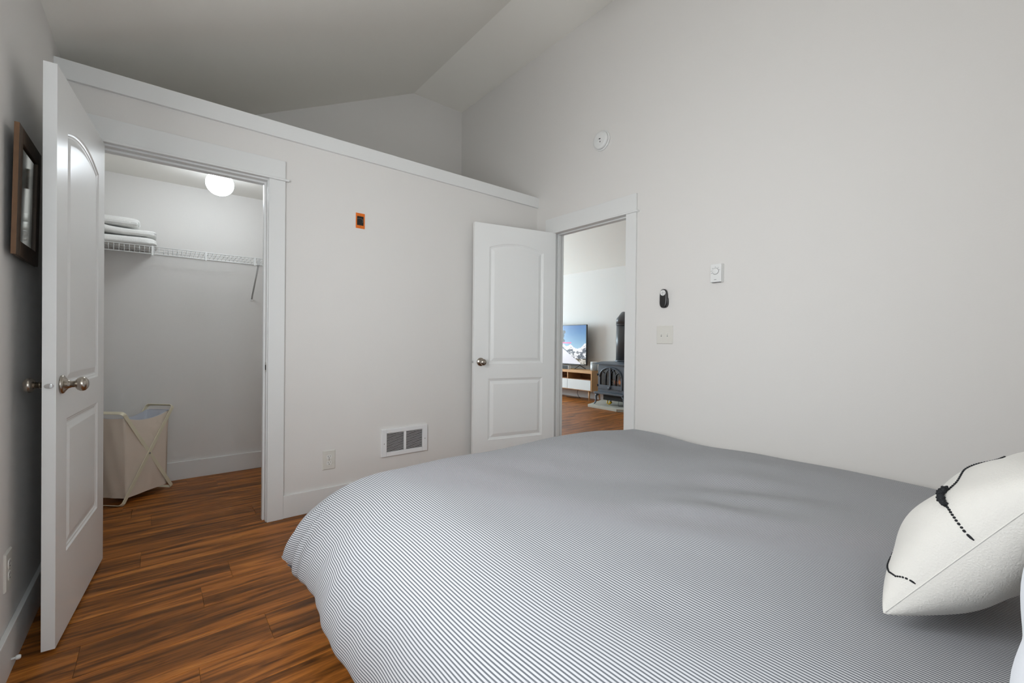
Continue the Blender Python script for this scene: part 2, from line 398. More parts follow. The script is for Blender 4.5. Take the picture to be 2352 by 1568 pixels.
# ------------------------------------------------------------------ windows
def window(name, axis, wl, hole, label, inward):
    """axis 0: wall plane x=wl, opening spans y; axis 1: wall plane y=wl, opening spans x. inward = +1/-1 towards the room"""
    a, b, c, d = hole
    def bx(g, u0, u1, n0, n1, z0, z1):
        n0, n1 = sorted((wl + inward * n0, wl + inward * n1))
        return g.box(n0, n1, u0, u1, z0, z1) if axis == 0 else g.box(u0, u1, n0, n1, z0, z1)
    cen = ((wl, (a + b) / 2, c) if axis == 0 else ((a + b) / 2, wl, c))
    e = struct(empty(name, cen), label)
    g = G()
    bx(g, a, a + 0.05, -0.10, -0.03, c, d); bx(g, b - 0.05, b, -0.10, -0.03, c, d)
    bx(g, a + 0.05, b - 0.05, -0.10, -0.03, c, c + 0.05); bx(g, a + 0.05, b - 0.05, -0.10, -0.03, d - 0.05, d)
    bx(g, a + 0.05, b - 0.05, -0.085, -0.045, (c + d) / 2 - 0.02, (c + d) / 2 + 0.02)
    g.obj('window_frame', 'trim', e, 0.002)
    g = G(); bx(g, a + 0.05, b - 0.05, -0.068, -0.064, c + 0.05, (c + d) / 2 - 0.02); g.obj('pane', 'glass', e)
    g = G(); bx(g, a + 0.05, b - 0.05, -0.068, -0.064, (c + d) / 2 + 0.02, d - 0.05); g.obj('pane', 'glass', e)
    g = G(); bx(g, a - 0.089, a - 0.0005, 0, 0.018, c, d); bx(g, b + 0.0005, b + 0.089, 0, 0.018, c, d); bx(g, a - 0.089, b + 0.089, 0, 0.018, d, d + 0.115)
    bx(g, a - 0.10, b + 0.10, -0.03, 0.04, c - 0.02, c); g.obj('casing', 'trim', e, 0.002)
    return e
window('window_1', 0, X0, WIN1, 'white framed window in the side wall', 1)
window('window_2', 1, YK, WIN2, 'white framed window beside the bed head', 1)
window('window_3', 1, LY, WIN3, 'white framed living room window', -1)

# ------------------------------------------------------------------ door casings, jambs, baseboards
CT = 0.018; CW = 0.0886; HT = 2.180
# closet opening (front wall)
e = struct(empty('trim_2', (0.12, Y1, 0)), 'white flat casing around the closet opening')
li, ri = -0.259, 0.508
box('casing', ri, ri + CW, Y1 - CT, Y1, 0, 2.058, 'trim', e, 0.0015)
box('casing', li - CW, li, Y1 - CT, Y1, 0, 2.058, 'trim', e, 0.0015)
box('head_casing', li - CW, ri + CW, Y1 - CT, Y1, 2.071, HT, 'trim', e, 0.0015)
box('bead', li - CW - 0.02, ri + CW + 0.02, Y1 - CT - 0.012, Y1, 2.058, 2.071, 'trim', e, 0.003)
def jambs_y(x0, x1, zt, ya, yb_, stop_at, e):
    g = G().box(x1, x1 + 0.018, ya, yb_, 0, zt); g.obj('jamb', 'trim', e, 0.001)
    g = G().box(x0 - 0.018, x0, ya, yb_, 0, zt); g.obj('jamb', 'trim', e, 0.001)
    g = G().box(x0 - 0.018, x1 + 0.018, ya, yb_, zt, zt + 0.018); g.obj('head_jamb', 'trim', e, 0.001)
    g = G().box(x1 - 0.011, x1, stop_at, stop_at + 0.035, 0, zt).box(x0, x0 + 0.011, stop_at, stop_at + 0.035, 0, zt).box(x0 + 0.011, x1 - 0.011, stop_at, stop_at + 0.035, zt - 0.011, zt)
    g.obj('door_stop_strip', 'trim', e, 0.001)
jambs_y(-0.254, 0.503, 2.049, Y1 + 0.0005, Y1 + T, Y1 + 0.04, e)
g = G().box(0.5015, 0.503, Y1 + 0.004, Y1 + 0.034, 0.900, 0.957); g.obj('strike_plate', 'nickel', e, 0.0005)
g = G().box(0.5005, 0.5016, Y1 + 0.010, Y1 + 0.026, 0.913, 0.944); g.obj('strike_hole', 'dark', e)
# living room doorway (right wall)
e = struct(empty('trim_3', (X2, 2.346, 0)), 'white flat casing around the living room doorway')
yn, yf = 1.9617, 2.7311
box('casing', X2 - CT, X2, yn - CW, yn, 0, 2.042, 'trim', e, 0.0015)
box('casing', X2 - CT, X2, yf, yf + CW, 0, 2.042, 'trim', e, 0.0015)
box('head_casing', X2 - CT, X2, yn - CW, yf + CW, 2.055, HT, 'trim', e, 0.0015)
box('bead', X2 - CT - 0.012, X2, yn - CW - 0.018, yf + CW + 0.018, 2.042, 2.055, 'trim', e, 0.003)
ja, jb = yn + 0.005, yf - 0.005
g = G().box(X2 + 0.0005, X2 + T, ja - 0.018, ja, 0, 2.049); g.obj('jamb', 'trim', e, 0.001)
g = G().box(X2 + 0.0005, X2 + T, jb, jb + 0.018, 0, 2.049); g.obj('jamb', 'trim', e, 0.001)
g = G().box(X2 + 0.0005, X2 + T, ja - 0.018, jb + 0.018, 2.049, 2.067); g.obj('head_jamb', 'trim', e, 0.001)
g = G().box(X2 + 0.04, X2 + 0.075, ja, ja + 0.011, 0, 2.049).box(X2 + 0.04, X2 + 0.075, jb - 0.011, jb, 0, 2.049).box(X2 + 0.04, X2 + 0.075, ja + 0.011, jb - 0.011, 2.038, 2.049)
g.obj('door_stop_strip', 'trim', e, 0.001)
# baseboards
BH = 0.139; BT = 0.015
struct(box('baseboard_front', ri + CW, X2, Y1 - BT, Y1, 0, BH, 'trim', bevel=0.002), 'white baseboard along the closet wall')
struct(box('baseboard_left', X0, X0 + BT, YK, Y1, 0, BH, 'trim', bevel=0.002), 'white baseboard along the side wall')
struct(box('baseboard_right', X2 - BT, X2, YK, yn - CW, 0, BH, 'trim', bevel=0.002), 'white baseboard along the wall beside the bed')
struct(box('baseboard_closet', X0, 1.05, YB - BT, YB, 0, BH, 'trim', bevel=0.002), 'white baseboard along the back of the closet')

# ------------------------------------------------------------------ panel doors
def arch_loop(x0, x1, zb, zs, rise, ins, n=20):
    """outline of a panel, arch top (rise 0 = straight), inset by ins; counter-clockwise from bottom left"""
    a, b = x0 + ins, x1 - ins; pts = [(a, zb + ins), (b, zb + ins)]
    for i in range(n + 1):
        t = i / n; x = b + (a - b) * t; u = (x - (x0 + x1) / 2) / ((x1 - x0) / 2)
        pts.append((x, zs + rise * (1 - u * u) - ins))
    return pts
def door_slab(W, H, th, name, parent, xf):
    """local: x from hinge to free edge, z up, y=0 front face, y=-th back face"""
    g = G(xf); n = 20
    P1 = (0.122, W - 0.128, 0.905, 1.845, 0.048); P2 = (0.122, W - 0.128, 0.290, 0.785, 0.0)
    for side in (0, 1):
        Y = (lambda d: -d) if side == 0 else (lambda d: -th + d)
        def quad(pts):
            ps = [(x, Y(0), z) for x, z in pts]; g.add(ps, [(0, 1, 2, 3) if side else (3, 2, 1, 0)])
        quad([(0, 0), (P1[0], 0), (P1[0], H), (0, H)]); quad([(P1[1], 0), (W, 0), (W, H), (P1[1], H)])
        quad([(P1[0], 0), (P1[1], 0), (P1[1], P2[2]), (P1[0], P2[2])]); quad([(P1[0], P2[3]), (P1[1], P2[3]), (P1[1], P1[2]), (P1[0], P1[2])])
        top = arch_loop(*P1, 0, n)[2:]
        for i in range(n):
            (xa, za), (xb, zb) = top[i], top[i + 1]; quad([(xb, zb), (xa, za), (xa, H), (xb, H)])
        for P in (P1, P2):
            loops = [(0, 0), (0.006, 0.0045), (0.012, 0.0055), (0.016, 0.0085), (0.022, 0.0085), (0.046, 0.0015), (0.05, 0.0012)]
            pts = []
            for ins, dp in loops: pts.append([(x, Y(dp), z) for x, z in arch_loop(*P, ins, n)])
            N = len(pts[0]); vs = [p for l in pts for p in l]; fs = []
            for j in range(len(loops) - 1):
                for i in range(N):
                    k = (i + 1) % N; q = (j * N + i, j * N + k, (j + 1) * N + k, (j + 1) * N + i); fs.append(q if side else q[::-1])
            last = tuple(range((len(loops) - 1) * N, len(loops) * N)); fs.append(last if side else last[::-1])
            g.add(vs, fs)
    g.add([(0, 0, 0), (W, 0, 0), (W, -th, 0), (0, -th, 0), (0, 0, H), (W, 0, H), (W, -th, H), (0, -th, H)],
          [(0, 1, 2, 3), (7, 6, 5, 4), (1, 5, 6, 2), (0, 3, 7, 4)])
    return g.obj(name, 'door', parent)
def door(name, label, B, ang_dir, nrm, W, knobz):
    """B: front bottom corner at the hinge; ang_dir: unit hinge->free; nrm: front face normal"""
    u = Vector((*ang_dir, 0)); nn = Vector((*nrm, 0)); th = 0.035; H = 2.032; z0 = 0.0122
    xf = Matrix(((u.x, nn.x, 0, B[0]), (u.y, nn.y, 0, B[1]), (0, 0, 1, z0), (0, 0, 0, 1)))
    c = Vector((B[0], B[1], z0)) + u * W / 2
    e = struct(empty(name, (c.x, c.y, z0)), label)
    door_slab(W, H, th, 'door_slab', e, xf)
    prof = [(0, 0.0335), (0.004, 0.0335), (0.008, 0.031), (0.010, 0.027), (0.018, 0.016), (0.020, 0.0145), (0.026, 0.0125), (0.0262, 0.0115), (0.036, 0.0115), (0.0385, 0.016), (0.043, 0.0215), (0.050, 0.0255), (0.057, 0.0262), (0.064, 0.0235), (0.069, 0.017), (0.0715, 0.012), (0.0722, 0.009)]
    ball = 8
    kz = knobz - z0; kx = W - 0.060
    for sgn in (1, -1):
        o = xf @ Vector((kx, 0.0 if sgn > 0 else -th, kz)); ax = nn * sgn
        sc = 1.0 if sgn > 0 else 0.82
        pr = [(t * sc, r) for t, r in prof]
        k = G().lathe(o, ax, pr[8:], 28).obj('knob', 'nickel', e)
        G().lathe(o, ax, pr[:9], 28).obj('rose', 'nickel', k)
    g = G(xf); n = 20
    vs = [(W + 0.0012, -th / 2 + 0.0125 * math.cos(a), kz + 0.0085 * math.sin(a)) for a in [2 * math.pi * i / n for i in range(n)]]
    vs2 = [(W - 0.001, p[1], p[2]) for p in vs]; g.add(vs + vs2, [tuple(range(n)), *[((i + 1) % n, i, n + i, n + (i + 1) % n) for i in range(n)]])
    lp = g.obj('latch_plate', 'steel', e)
    g = G(xf).box(W, W + 0.009, -th / 2 - 0.0075, -th / 2 + 0.006, kz - 0.0065, kz + 0.0065); g.obj('latch_bolt', 'steel', lp, 0.002)
    for hz in (0.24, 1.03, 1.80):
        g = G(xf); g.cyl((-0.006, -th - 0.004, hz - 0.045), (-0.006, -th - 0.004, hz + 0.045), 0.006, 10)
        g.box(-0.0015, 0.0, -th, -0.003, hz - 0.045, hz + 0.045); g.obj('hinge', 'nickel', e)
    return e
a1 = R(5.1184)
door('door_1', 'white two panel closet door standing open with satin nickel knobs', (-0.2077, 2.9211), (-math.sin(a1), -math.cos(a1)), (math.cos(a1), -math.sin(a1)), 0.7533, 0.929)
a2 = R(12.2229)
door('door_2', 'white two panel bedroom door standing open against the closet wall', (2.676, 2.6986), (-math.cos(a2), math.sin(a2)), (-math.sin(a2), -math.cos(a2)), 0.7559, 0.934)

# ------------------------------------------------------------------ things on the walls
def frame_xf(o, u, v):
    """local x->u, y->v (up), z->u x v (out of the wall)"""
    u = Vector(u); v = Vector(v); w_ = u.cross(v)
    return Matrix(((u.x, v.x, w_.x, o[0]), (u.y, v.y, w_.y, o[1]), (u.z, v.z, w_.z, o[2]), (0, 0, 0, 1)))
XF_FRONT = lambda x, z: frame_xf((x, Y1, z), (1, 0, 0), (0, 0, 1))       # faces -Y
XF_RIGHT = lambda y, z: frame_xf((X2, y, z), (0, -1, 0), (0, 0, 1))      # faces -X
XF_LEFT = lambda y, z: frame_xf((X0, y, z), (0, 1, 0), (0, 0, 1))        # faces +X
def plate(g, w_, h, t, b=0.004):
    vs = [(sx * w_ / 2, sy * h / 2, 0) for sx, sy in ((-1, -1), (1, -1), (1, 1), (-1, 1))] + [(sx * w_ / 2, sy * h / 2, t * 0.35) for sx, sy in ((-1, -1), (1, -1), (1, 1), (-1, 1))] + [(sx * (w_ / 2 - b), sy * (h / 2 - b), t) for sx, sy in ((-1, -1), (1, -1), (1, 1), (-1, 1))]
    fs = [(3, 2, 1, 0), (8, 9, 10, 11)]
    for a in (0, 4):
        for i in range(4): j = (i + 1) % 4; fs.append((a + i, a + j, a + 4 + j, a + 4 + i))
    return g.add(vs, fs)
def disc_pts(cx, cy, rx, ry, n=24, flat=None):
    p = []
    for i in range(n):
        a = 2 * math.pi * i / n; y = ry * math.sin(a)
        if flat: y = max(-flat, min(flat, y))
        p.append((cx + rx * math.cos(a), cy + y))
    return p
def outlet(xf, label, group=None):
    o = xf @ Vector((0, 0, 0)); e = tag(empty('electrical_outlet', o), label, 'outlet', group)
    plate(G(xf), 0.080, 0.125, 0.006).obj('cover_plate', 'plate', e)
    for cy in (0.0195, -0.0195):
        r = G(xf).prism(disc_pts(0, cy, 0.0172, 0.0172, 28, 0.0142), 2, 0.005, 0.0078).obj('receptacle', 'recept', e)
        g = G(xf).box(-0.0080, -0.0058, cy + 0.0005, cy + 0.0085, 0.0070, 0.0081).box(0.0058, 0.0080, cy + 0.0015, cy + 0.0080, 0.0070, 0.0081)
        g.prism(disc_pts(0, cy - 0.0075, 0.0028, 0.0028, 12), 2, 0.0070, 0.0081); g.obj('slot', 'dark', r)
    G(xf).prism(disc_pts(0, 0, 0.003, 0.003, 12), 2, 0.005, 0.0070).obj('screw', 'steel', e)
    return e
outlet(XF_FRONT(0.8675, 0.3155), 'white duplex outlet low on the closet wall left of the vent')
outlet(XF_LEFT(2.155, 0.33), 'white duplex outlet low on the side wall behind the closet door')

# orange open wall box
xf = XF_FRONT(1.0603, 1.9075); e = tag(empty('electrical_box', xf.translation), 'orange open electrical box set in the closet wall', 'electrical box')
g = G(xf); W2, H2 = 0.0305, 0.0515
g.box(-W2, -W2 + 0.008, -H2, H2, 0, 0.003).box(W2 - 0.008, W2, -H2, H2, 0, 0.003).box(-W2 + 0.008, W2 - 0.008, H2 - 0.021, H2, 0, 0.003).box(-W2 + 0.008, W2 - 0.008, -H2, -H2 + 0.021, 0, 0.003)
g.obj('flange', 'orange', e, 0.001)
G(xf).box(-W2 + 0.008, W2 - 0.008, -H2 + 0.021, H2 - 0.021, 0.0002, 0.0008).obj('opening', 'dark', e)
g = G(xf)
for pts in ([(-0.021, 0.010, .0012), (-0.010, 0.016, .002), (0.004, 0.016, .002), (0.018, 0.010, .0012)], [(0.016, 0.012, .0012), (0.019, 0.0, .0015), (0.014, -0.012, .0012)]): g.tube(pts, 0.0013, 6)
g.obj('cable', 'grey', e)
g = G(xf)
for sy in (1, -1): G(xf).prism(disc_pts(0, sy * (H2 - 0.013), 0.0016, 0.0016, 8), 2, 0.0025, 0.0034).obj('screw_hole', 'dark', e)

# heater vent
xf = XF_FRONT(1.397, 0.3715); e = tag(empty('wall_vent', xf.translation), 'white wall heater vent with two louvred banks near the floor', 'vent')
VW, VH = 0.180, 0.0975
g = G(xf)
ox, oy = 0.140, 0.0675
g.box(-VW, -ox, -VH, VH, 0, 0.014).box(ox, VW, -VH, VH, 0, 0.014).box(-ox, ox, oy, VH, 0, 0.014).box(-ox, ox, -VH, -oy, 0, 0.014).box(-0.0085, 0.0085, -oy, oy, 0, 0.014)
g.obj('vent_frame', 'vent', e, 0.003)
G(xf).box(-ox, ox, -oy, oy, 0.0005, 0.0015).obj('shade_sheet', 'dark', e)  # dark sheet on the uncut wall, painting the shade behind the louvres
for sx in (-1, 1):
    g = G(xf); x0, x1 = sorted((sx * 0.0085, sx * ox)); nb = 17
    for i in range(nb):
        y = -oy + (i + 0.5) * 2 * oy / nb
        g.box(x0, x1, y - 0.0010, y + 0.0010, 0.0085, 0.0105)
    tag(g.obj('louvre_bank', 'vent', e), kind='stuff')
for sx in (-1, 1): G(xf).prism(disc_pts(sx * 0.159, -0.004, 0.003, 0.003, 12), 2, 0.013, 0.0148).obj('screw', 'steel', e)

# smoke detector
xf = XF_RIGHT(2.205, 2.673); e = tag(empty('smoke_detector', xf.translation), 'round white smoke detector high on the wall above the doorway', 'smoke detector')
o = xf.translation; ax = (xf.to_3x3() @ Vector((0, 0, 1)))
G().lathe(o, ax, [(0, 0.077), (0.010, 0.077), (0.013, 0.074)], 40).obj('base_ring', 'white', e)
G().lathe(o, ax, [(0.0125, 0.069), (0.030, 0.066), (0.036, 0.060), (0.038, 0.048), (0.0385, 0.02)], 40).obj('cover', 'white', e)
G(xf).prism(disc_pts(0.005, 0.004, 0.009, 0.004, 14), 2, 0.036, 0.0395).obj('sensor_slot', 'dark', e)
G(xf).prism([(0.008, -0.012), (0.016, -0.018), (0.009, -0.026), (0.002, -0.018)], 2, 0.036, 0.0392).obj('warning_mark', 'grey', e)
G(xf).prism(disc_pts(-0.026, 0.0, 0.014, 0.009, 18), 2, 0.037, 0.0405).obj('test_button', 'white', e, 0.001)

# thermostat
xf = XF_RIGHT(1.2845, 1.5325); e = tag(empty('thermostat', xf.translation), 'white thermostat with round dial on the wall right of the doorway', 'thermostat')
G(xf).box(-0.036, 0.036, -0.057, 0.057, 0, 0.012).obj('backplate', 'white', e, 0.003)
G(xf).box(-0.034, 0.034, -0.055, 0.057, 0.012, 0.030).obj('housing', 'white', e, 0.003)
G(xf).box(-0.026, 0.026, -0.0565, -0.0548, 0.012, 0.026).obj('lower_vent', 'dark', e)
c = xf @ Vector((-0.002, 0.012, 0.030))
G().lathe(c, ax, [(0, 0.0205), (0.0008, 0.0205)], 36).obj('dial_shadow_ring', 'grey', e)
G().lathe(c, ax, [(0, 0.019), (0.0035, 0.0185), (0.0042, 0.017)], 36).obj('dial', 'white', e)
g = G(xf)
for an, L_ in ((205, .0065), (175, .004), (135, .004), (92, .004), (52, .004), (15, .004)):
    x, y = -0.002 + 0.0265 * math.cos(R(an)), 0.012 + 0.0265 * math.sin(R(an)); g.box(x - L_ / 2, x + L_ / 2, y - 0.0012, y + 0.0012, 0.0300, 0.0304)
g.box(-0.010, 0.004, -0.041, -0.038, 0.0300, 0.0304)
tag(g.obj('dial_marking', 'grey', e), kind='stuff')

# fan remote in its holder
xf = XF_RIGHT(1.6465, 1.404); e = tag(empty('remote_control', xf.translation), 'small black fan remote in a wall holder above the light switch', 'remote')
def capsule(wx, hy, n=40, sq=2.6):
    p = []
    for i in range(n):
        a = 2 * math.pi * i / n; ca, sa = math.cos(a), math.sin(a)
        p.append((wx * math.copysign(abs(ca) ** (2 / sq), ca), hy * math.copysign(abs(sa) ** (2 / sq), sa)))
    return p
G(xf).prism([(x * 1.06, y * 0.62 - 0.024) for x, y in capsule(0.029, 0.066)], 2, 0, 0.017).obj('holder', 'blk', e, 0.002)
G(xf).prism(capsule(0.0265, 0.063), 2, 0.002, 0.026).obj('remote_body', 'blk', e, 0.005)
G(xf).prism(disc_pts(0, 0.037, 0.0195, 0.0195, 32), 2, 0.0255, 0.0268).obj('button_pad', 'white', e)
g = G(xf)
for x, y, a, b in ((0, 0.037, .0035, .0035), (0, 0.049, .0055, .0012), (-0.0115, 0.037, .0032, .0012), (0.0115, 0.037, .002, .002), (0, 0.026, .002, .0028)): g.prism(disc_pts(x, y, a, b, 14), 2, 0.0265, 0.0273)
tag(g.obj('button_marking', 'grey', e), kind='stuff')

# double light switch
xf = XF_RIGHT(1.6435, 1.156); e = tag(empty('light_switch', xf.translation), 'white double toggle light switch beside the doorway', 'light switch')
plate(G(xf), 0.122, 0.124, 0.0065, 0.004).obj('cover_plate', 'plate', e)
for x in (-0.023, 0.023):
    t = G(xf).box(x - 0.005, x + 0.005, -0.012, 0.012, 0.005, 0.0072).obj('toggle_slot', 'recept', e)
    G(xf).prism([(x - 0.004, 0.009), (x + 0.004, 0.009), (x + 0.004, -0.004), (x - 0.004, -0.004)], 2, 0.006, 0.013).obj('toggle', 'plate', e, 0.001)
    G(xf).box(x - 0.004, x + 0.004, -0.0115, -0.006, 0.0068, 0.0076).obj('toggle_gap', 'grey', t)
    for y in (0.030, -0.030): G(xf).prism(disc_pts(x, y, 0.0026, 0.0026, 12), 2, 0.006, 0.0072).obj('screw', 'plate', e)

# framed mirror on the left wall
e = tag(empty('wall_mirror', (X0, 2.265, 1.365)), 'small mirror in rough dark wood frame hanging behind the closet door', 'mirror')
til = R(1.0)
xf = frame_xf((X0 + 0.004, 2.265, 1.365), (0, 1, 0), (math.sin(til), 0, math.cos(til)))
MW, MH, FW = 0.1665, 0.427, 0.052
for nm, x0, x1, y0, y1 in (('frame_side', -MW, -MW + FW, 0, MH), ('frame_side', MW - FW, MW, 0, MH), ('frame_rail', -MW + FW, MW - FW, 0, FW), ('frame_rail', -MW + FW, MW - FW, MH - FW, MH)):
    G(xf).box(x0, x1, y0, y1, 0.012, 0.024).obj(nm, 'oldwood', e, 0.002)
G(xf).box(-MW - 0.0012, -MW, 0.001, MH - 0.001, 0.012, 0.0235).obj('raw_edge', 'rawwood', e)
G(xf).box(-MW + FW - 0.008, MW - FW + 0.008, FW - 0.008, MH - FW + 0.008, 0.014, 0.018).obj('mirror_glass', 'mirror', e)

# spring door stop
e = tag(empty('door_stop', (X0 + BT, 2.13, 0.036)), 'small white door stop screwed low on the side baseboard', 'door stop')
G().cyl((X0 + BT, 2.13, 0.042), (X0 + BT + 0.012, 2.13, 0.042), 0.004, 10).obj('stem', 'wirew', e)
G().lathe((X0 + BT + 0.010, 2.13, 0.042), (1, 0, 0), [(0, 0.006), (0.003, 0.0075), (0.009, 0.0075), (0.012, 0.005)], 14).obj('tip', 'white', e)

# ------------------------------------------------------------------ closet: lamp, shelf, towels, hamper
e = tag(empty('closet_lamp', (0.324, 3.60, CLC)), 'glowing white mushroom globe lamp on the closet ceiling', 'lamp')
G().lathe((0.324, 3.60, CLC), (0, 0, -1), [(0, 0.062), (0.018, 0.062), (0.024, 0.055), (0.05, 0.05)], 32).obj('lamp_base', 'lampbase', e)
pr = [(0.045 + 0.158 * (1 - math.cos(math.pi * i / 20)) / 2, max(0.004, 0.082 * math.sin(math.pi * i / 20) ** 0.95)) for i in range(1, 21)]
pr[-1] = (pr[-1][0], 0.002)
G().lathe((0.324, 3.60, CLC), (0, 0, -1), pr, 36).obj('globe', 'globe', e)

SZ = 1.735; SF = 3.94
e = tag(empty('wire_shelf', (0.3, YB, SZ)), 'white ventilated wire shelf along the back of the closet', 'shelf')
G().cyl((X0 + 0.004, SF, SZ), (0.96, SF, SZ), 0.0032, 8).obj('front_rail', 'wirew', e)
G().cyl((X0 + 0.004, SF - 0.004, SZ - 0.052), (0.96, SF - 0.004, SZ - 0.052), 0.0032, 8).obj('lower_rail', 'wirew', e)
for y in (4.01, 4.125, 4.235): G().cyl((X0 + 0.004, y, SZ - 0.004), (0.96, y, SZ - 0.004), 0.0028, 8).obj('cross_rail', 'wirew', e)
w0 = None
for i in range(52):
    x = X0 + 0.02 + i * 0.0262
    if x > 0.955: break
    if w0 is None:
        g = G(); g.tube([(x, SF - 0.004, SZ - 0.052), (x, SF - 0.001, SZ - 0.006), (x, SF + 0.004, SZ), (x, 4.243, SZ)], 0.0014, 6)
        w0 = g.obj('wire', 'wirew', e); wx = x
    else:
        c = w0.copy(); COL.objects.link(c); c.parent = e; c.location = w0.location + Vector((x - wx, 0, 0))
for x in (-0.034, 0.271, 0.587):
    G().box(x - 0.006, x + 0.006, SF - 0.010, SF - 0.002, SZ - 0.062, SZ + 0.004).obj('rail_clip', 'white', e, 0.002)
g = G().tube([(0.612, SF + 0.004, SZ - 0.052), (0.611, YB - 0.004, 1.437)], 0.0065, 8); g.obj('support_brace', 'wsteel', e)
G().box(0.601, 0.621, YB - 0.006, YB, 1.420, 1.448).obj('brace_foot', 'white', e, 0.002)
G().box(0.602, 0.622, SF - 0.008, SF + 0.006, SZ - 0.056, SZ - 0.020).obj('brace_hook', 'wsteel', e, 0.002)
G().box(0.94, 1.05, SF - 0.012, SF + 0.01, SZ - 0.06, SZ + 0.006).obj('end_bracket', 'white', e, 0.002)

def towel(cx, cy, z0, lx, ly, h, seed, sag, mat_='towel'):
    rs = np.random.RandomState(seed); ph = rs.rand(6) * 6
    g = G(); rows = []; nu, nv = 72, 40
    for j in range(nv + 1):
        v = -math.pi / 2 + math.pi * j / nv; r_ = []
        for i in range(nu):
            a = 2 * math.pi * i / nu; e1, e2 = 0.35, 0.55
            sp = lambda t, q: math.copysign(abs(t) ** q, t)
            x = lx * sp(math.cos(v), e2) * sp(math.cos(a), e1); y = ly * sp(math.cos(v), e2) * sp(math.sin(a), e1); z = h / 2 * sp(math.sin(v), e2)
            z += sag(x) + 0.004 * math.sin(9 * x + ph[0]) * math.cos(11 * y + ph[1])
            y += 0.006 * math.sin(14 * x + ph[2]) * (1 if y < 0 else 0); x += 0.004 * math.sin(40 * z + ph[3])
            k_ = sag(x) + 0.003 * math.sin(20 * x + ph[4]); gr = math.exp(-((z - k_) / 0.0035) ** 2)
            if x > 0.7 * lx: x -= 0.010 * gr
            fz_ = rs.uniform(-0.0011, 0.0011); y += fz_ * (1 if y > 0 else -1); z += rs.uniform(-0.0007, 0.0007)
            r_.append((cx + x, cy + y, z0 + h / 2 + z))
        rows.append(r_)
    g.grid(rows, wrapu=True)
    return g
def towel_obj(nm, label, *a): 
    return tag(towel(*a).obj(nm, 'towel'), label, 'towel', 'towels folded on the closet shelf')
t1 = towel_obj('folded_towel', 'large white folded bath towel lying directly on the wire shelf', -0.185, 4.097, SZ + 0.003, 0.175, 0.146, 0.062, 3, lambda x: -0.003 * x)
t2 = towel_obj('folded_towel', 'large white folded bath towel in the middle of the stack', -0.183, 4.097, SZ + 0.069, 0.172, 0.146, 0.050, 5, lambda x: 0.02 * (x / 0.17) ** 2 * (1 if x < 0 else 0.2))
e = tag(empty('hand_towel', (-0.2, 4.07, SZ + 0.127)), 'small white folded hand towel with woven band on top of the stack', 'towel', 'towels folded on the closet shelf')
towel(-0.215, 4.075, SZ + 0.126, 0.110, 0.115, 0.066, 9, lambda x: 0.0).obj('towel_body', 'towel', e)
g = G(); P = [[(-0.30 + 0.185 * i / 16, 3.9455 - 0.0015 * math.sin(i), SZ + 0.127 + 0.013 * j) for i in range(17)] for j in range(2)]
g.box(-0.312, -0.118, 3.957, 3.966, SZ + 0.139, SZ + 0.155); g.obj('woven_band', 'towelband', e, 0.002)
G().tube([(-0.112, 3.982, SZ + 0.163), (-0.104, 3.972, SZ + 0.150), (-0.108, 3.968, SZ + 0.130)], 0.0022, 6).obj('hanging_loop', 'towelband', e)

# laundry hamper
A = Vector((-0.178, 3.772, 0)); B = Vector((0.090, 4.056, 0)); uu = (B - A).normalized(); LU = (B - A).length; vv = Vector((-uu.y, uu.x, 0)); WV = 0.205
e = tag(empty('laundry_hamper', A + uu * LU / 2 + vv * WV / 2), 'beige canvas laundry hamper on a folding cream metal frame', 'hamper')
TH = 0.602
def hframe(u_bot, u_top, inset):
    p0 = A + uu * u_bot; p1 = A + uu * u_top + Vector((0, 0, TH)); leg = (p1 - p0); ln = leg.length; l = leg.normalized(); nrm = l.cross(vv)
    off = p0 + vv * inset + Vector((0, 0, 0.0035)); wv = WV - 2 * inset; r = 0.022; pts = []
    for (cx, cy, a0) in ((r, r, 180), (ln - r, r, 270), (ln - r, wv - r, 0), (r, wv - r, 90)):
        for k in range(7):
            a = R(a0 + 90 * k / 6); pts.append(off + l * (cx + r * math.cos(a)) + vv * (cy + r * math.sin(a)))
    return G().strip(pts, nrm, 0.024, 0.004)
hframe(0.0, LU - 0.003, 0.0).obj('folding_frame', 'hframe', e, 0.0008)
hframe(LU, 0.012, 0.0065).obj('folding_frame', 'hframe', e, 0.0008)
crs = A + uu * (LU * 0.497) + Vector((0, 0, TH * 0.5))
G().lathe(crs - vv * 0.004, -vv, [(0, 0.006), (0.002, 0.005), (0.003, 0.002)], 12).obj('rivet', 'grey', e)
